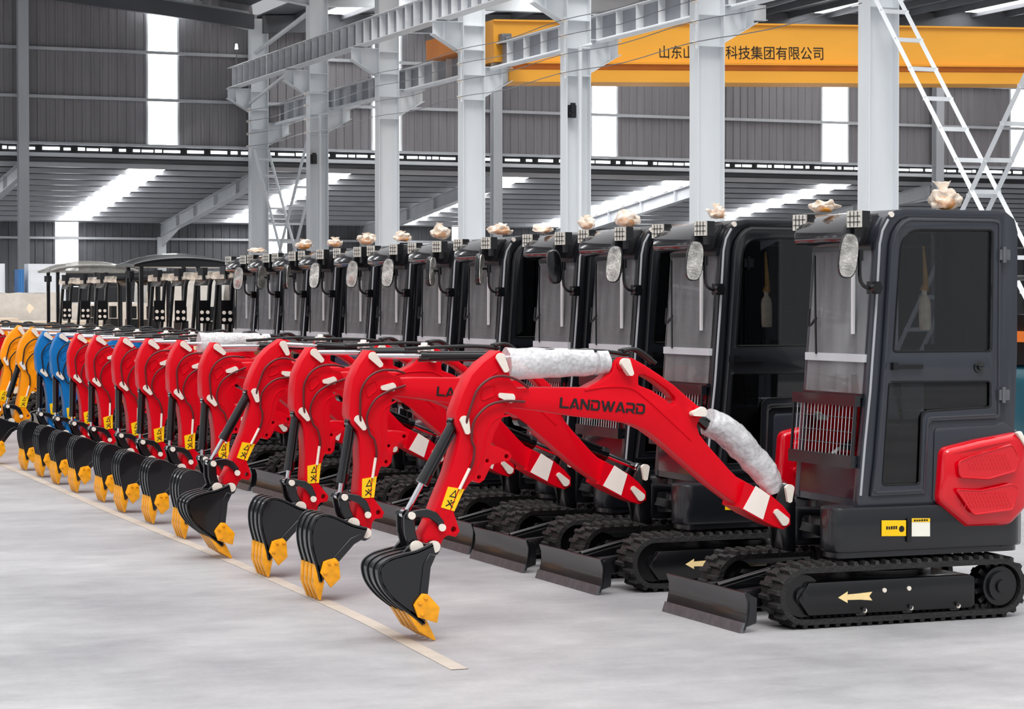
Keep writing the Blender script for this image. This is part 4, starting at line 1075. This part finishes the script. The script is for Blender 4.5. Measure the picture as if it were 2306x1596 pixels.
ROW = [
 # label, y, dx, paint, body, tb, mirror, options
 ('red mini excavator at the front of the row, charcoal cab and film-wrapped boom cylinders', 11.62, 0.0, 'red', 'cab', 0, 0, dict(wrap=True, film_boom=True, cap=False)),
 ('red mini excavator standing second from the near end, directly behind the film-wrapped one', 13.40, -.06, 'red', 'cab', -18.5, R(4), {}),
 ('red mini excavator third from the near end, arm hanging straight beside the second', 14.65, -.04, 'red', 'cab', -20, R(-14), {}),
 ('red mini excavator fourth from the near end, arm slanted and bucket tucked level', 15.85, .03, 'red', 'cab', 0, R(190), {}),
 ('red mini excavator fifth from the near end, just behind the slanted arm', 17.25, 0.0, 'red', 'cab', -24, R(70), {}),
 ('red mini excavator sixth from the near end, film sleeve along its arm cylinder', 18.50, .05, 'red', 'cab', -24, R(62), dict(wrap=True)),
 ('red mini excavator seventh from the near end, mid row', 19.58, .04, 'red', 'cab', -25, R(-8), {}),
 ('red mini excavator eighth from the near end of the row', 20.68, .07, 'red', 'cab', -27, R(0), {}),
 ('red mini excavator ninth, second red one before the blue arms', 21.80, .06, 'red', 'cab', -26.5, R(-20), {}),
 ('red mini excavator tenth, standing next to the blue ones', 22.84, .09, 'red', 'cab', -26, R(75), {}),
 ('blue mini excavator nearer of the two, beside the last red arm', 23.86, .11, 'blue', 'cab', -27, R(40), {}),
 ('blue mini excavator farther of the two, beside the orange arms', 24.88, .14, 'blue', 'cab', -26, R(5), {}),
 ('orange mini excavator beside the blue ones, open operator frame', 25.92, .15, 'orange', 'open', -12, 0, dict(cap=False)),
 ('orange mini excavator second after the blue ones, open operator frame', 27.0, .17, 'orange', 'open', -6, 0, dict(cap=False)),
 ('red mini excavator beyond the orange arms, open operator frame', 28.05, .14, 'red', 'open', -17, 0, dict(cap=False)),
 ('open frame mini excavator just in front of the dark arched canopy', 29.15, .14, 'orange', 'open', -17, 0, dict(cap=False)),
 ('mini excavator under the dark arched canopy', 30.35, .05, 'red', 'canopy', -17, 0, dict(cap=False)),
 ('open frame mini excavator first behind the dark canopy', 32.4, .1, 'orange', 'open', -17, 0, dict(cap=False)),
 ('open frame mini excavator second behind the dark canopy', 33.55, .1, 'red', 'open', -17, 0, dict(cap=False)),
 ('open frame mini excavator just before the film-covered canopy', 34.9, .1, 'orange', 'open', -17, 0, dict(cap=False)),
 ('mini excavator under the pale film-covered canopy, last of the row', 36.4, .12, 'orange', 'canopy_film', -17, 0, dict(cap=False)),
]
for lab, y, dx, paint, body, ta, mir, kw in ROW:
    excavator(lab, y, dx, paint, body, R(ta), mir, **kw)

# ------------------------------------------------------------------ plastic bags left on the cab roofs
def bag(label, x, y, z, w, h, seed, flat=False):
    o = thing('plastic_bag', label, 'bag', (x, y, z), 'plastic bags left on the cab roofs')
    rr = random.Random(seed)
    bm = B(); bmesh.ops.create_icosphere(bm, subdivisions=4, radius=1)
    for v in bm.verts:
        c = v.co.copy(); n = noise.noise(c * 1.6 + Vector((seed, 0, 0)))
        k = 1 + .35 * n
        v.co = Vector((c.x * w * .5 * k, c.y * w * .4 * k, max(0, (c.z + .75) * h * (.34 if not flat else .42) * k)))
    crumple(bm, w * .12, 14 / w * .12, seed); crumple(bm, w * .07, 38 / w * .12, seed)
    zmin = min(v.co.z for v in bm.verts)
    for v in bm.verts: v.co.z -= zmin
    obj('film', mesh('film', bm, 'bag_film', 18), o)
    bm = B(); bmesh.ops.create_icosphere(bm, subdivisions=3, radius=1)
    for v in bm.verts: v.co = Vector((v.co.x * w * .34, v.co.y * w * .26, (v.co.z + 1) * h * .2 + .006))
    crumple(bm, w * .09, 22 / w * .12, seed + 5)
    for v in bm.verts: v.co.z = max(.004, v.co.z)
    obj('contents', mesh('contents', bm, 'bag_core', 60), o)
    if not flat:
        bm = B(); a = rr.uniform(-.5, .5); hh = h * rr.uniform(.16, .3)
        g = bmesh.ops.create_cone(bm, cap_ends=False, segments=14, radius1=w * .06, radius2=w * rr.uniform(.2, .34), depth=hh)
        bmesh.ops.subdivide_edges(bm, edges=bm.edges[:], cuts=2)
        for v in bm.verts: v.co = Vector((v.co.x + a * (v.co.z + hh / 2), v.co.y * .4, v.co.z + hh / 2 + h * .5 + .2 * abs(v.co.x) * (v.co.z > 0)))
        crumple(bm, w * .10, 3 / w, seed); crumple(bm, w * .05, 8 / w, seed)
        obj('bag_neck', mesh('bag_neck', bm, 'bag_film', 60), o)
BAGS = [('tall knotted plastic bag of parts on the charcoal cab roof', (7.30, 11.40), .19, .20, 1, False),
 ('flattened plastic bag on the front visor of the charcoal cab', (6.66, 11.68), .16, .075, 2, True),
 ('plastic bag standing on the roof of the second cab', (6.70, 13.10), .13, .13, 3, False),
 ('pointed plastic bag with two corners up on the third cab visor', (6.67, 14.40), .17, .15, 4, False),
 ('plastic bag half hidden by the far work light of the third cab', (6.65, 15.02), .12, .13, 5, False),
 ('flat plastic bag on the fourth cab visor', (6.68, 15.90), .17, .07, 6, True),
 ('plastic bag on the fifth cab, in front of the thick column', (6.70, 16.80), .18, .11, 7, False),
 ('upright plastic bag on the sixth cab roof', (6.74, 18.28), .15, .17, 8, False),
 ('plastic bag leaning back on the seventh cab roof', (6.75, 19.25), .15, .13, 9, False),
 ('plastic bag with a pale ear on the eighth cab roof', (6.74, 20.25), .17, .15, 10, False),
 ('amber plastic bag on the ninth cab roof', (6.74, 21.2), .15, .12, 11, False),
 ('whitish plastic bag on the tenth cab roof', (6.72, 22.15), .17, .13, 12, False),
 ('white plastic bag lying on the nearer blue excavator cab', (6.76, 24.0), .2, .06, 13, True)]
for lab, (x, y), w, h, sd, fl in BAGS:
    bag(lab, x, y, 2.312 if 'visor' in lab or 'far work' in lab else 2.326, w, h, sd, fl)

# ------------------------------------------------------------------ goods behind the row
def crate(x0, x1, y0, y1, h, m, label, wrapped, g):
    o = thing('wrapped_crate' if wrapped else 'cardboard_box', label, 'crate' if wrapped else 'box', ((x0 + x1) / 2, (y0 + y1) / 2, 0), g)
    w, d = (x1 - x0) / 2, (y1 - y0) / 2
    bm = B(); box(bm, -w, w, -d, d, .12, h - .01); bevel(bm, .02); obj('carton', mesh('carton', bm, m), o)
    bm = B()
    for q in (-d, 0, d - .1): box(bm, -w, w, q, q + .1, 0, .11)
    obj('pallet', mesh('pallet', bm, 'cardboard'), o)
    if wrapped:
        bm = B(); box(bm, -w - .02, w + .02, -d - .02, d + .02, h * .55, h + .03); bmesh.ops.subdivide_edges(bm, edges=bm.edges[:], cuts=6, use_grid_fill=True); crumple(bm, .05, 3, x0)
        obj('film', mesh('film', bm, 'crate_film', 60), o)
x = 4.6; i = 0
names = ['first', 'second', 'third', 'fourth', 'fifth', 'sixth']
for wd, m, h, wr in ((1.5, 'cream_crate', 1.55, True), (1.25, 'cream_crate', 1.62, True), (1.3, 'cardboard', 1.45, True), (1.2, 'cream_crate', 1.9, True), (1.2, 'cardboard', 1.75, True), (1.3, 'cream_crate', 1.95, True)):
    crate(x, x + wd, 38.6, 39.9, h + .3, m, '%s film-wrapped pallet crate behind the row, %s of six' % ('pale' if m == 'cream_crate' else 'cardboard-brown', names[i]), True, 'film-wrapped crates behind the row'); x += wd + .14; i += 1
x = 5.5
for i, (wd, h, m) in enumerate(((1.1, 1.55, 'cream_crate'), (1.15, 1.5, 'cream_crate'), (.9, 1.42, 'cardboard'), (.9, 1.3, 'cardboard'))):
    crate(x, x + wd, 37.6, 38.3, h, m, ('bare bare cream carton standing farthest from the dark canopy', 'second bare cream carton, nearer the open frames', 'brown carton seen between the far posts', 'lowest brown carton behind the open frames')[i], False, 'cartons in front of the wrapped crates'); x += wd + .05
o = thing('dark_stock_pile', 'dark pile of stacked machine covers behind the crates', 'pile', (11.2, 52, 0))
rr = random.Random(3)
bm = B()
for k in range(7):
    z = k * .36; box(bm, -2.2 + rr.uniform(-.2, .2), 2.4 + rr.uniform(-.2, .2), -.6, .6, z, z + .34)
bevel(bm, .05, 2); obj('stack', mesh('stack', bm, 'dark_goods'), o)
for i, (x, w, m) in enumerate(((8.15, .6, 'cabinet_white'), (8.8, .12, 'cabinet_blue'), (9.35, .8, 'cabinet_white'))):
    o = thing('tall_cabinet', ('pale tall cabinet beyond the crates, apart from the blue one', 'narrow blue cabinet between two pale ones', 'white tall cabinet beside the steel wall post')[i], 'cabinet', (x, 50, 0), 'cabinets beyond the crates')
    bm = B(); box(bm, -w / 2, w / 2, -.25, .25, 0, 2.62 - .12 * (i == 1)); bevel(bm, .015); obj('body', mesh('body', bm, m), o)
    bm = B(); box(bm, -w / 2 + .04, w / 2 - .04, -.27, -.255, .12, 2.5); bevel(bm, .006); obj('door', mesh('door', bm, m), o)
    bm = B(); box(bm, w / 2 - .07, w / 2 - .05, -.29, -.272, 1.2, 1.4); obj('handle', mesh('handle', bm, 'steel'), o)
# machine glimpsed past the rear of the nearest cab
o = thing('teal_machine', 'teal machine glimpsed past the rear of the charcoal cab', 'machine', (13.2, 18.5, 0))
bm = B(); prism(bm, roundpoly([(-.5, .3), (-.5, 1.1), (-.35, 1.25), (.9, 1.3), (.9, .3)], .12), -.5, .5); bevel(bm, .04, 3); obj('hood', mesh('hood', bm, 'teal'), o)
bm = B(); box(bm, -.50, -.1, -.45, .45, 1.42, 1.52); bevel(bm, .03); obj('cushion', mesh('cushion', bm, 'orange_cloth'), o)
bm = B(); box(bm, -.5, .9, -.4, .4, .12, .3); bevel(bm, .04); obj('chassis', mesh('chassis', bm, 'black'), o)
for wx in (-.25, .65):
    for wy in (-.52, .36):
        bm = B(); cyl(bm, (wx, wy, .26), (wx, wy + .16, .26), .26, seg=28); bevel(bm, .03, 3, 50); w_ = obj('wheel', mesh('wheel', bm, 'rubber'), o)
        bm = B(); cyl(bm, (wx, wy - .01, .26), (wx, wy + .17, .26), .13, seg=20); obj('hub', mesh('hub', bm, 'pin_white'), w_)
bm = B(); tube(bm, [(-.42, -.42, 1.1), (-.45, -.42, 1.95), (-.45, -.3, 2.03), (-.45, .3, 2.03), (-.45, .42, 1.95), (-.42, .42, 1.1)], .025, 8); obj('roll_bar', mesh('roll_bar', bm, 'black'), o)
bm = B()
for k in range(7): box(bm, .1 + k * .09, .15 + k * .09, -.508, -.495, .75, 1.1)
obj('side_vent', mesh('side_vent', bm, 'black'), o)
bm = B(); box(bm, -.45, -.2, -.35, .35, 1.2, 1.43); box(bm, -.4, -.2, -.25, .25, 1.52, 1.68); bevel(bm, .05); obj('backrest', mesh('backrest', bm, 'black'), o)
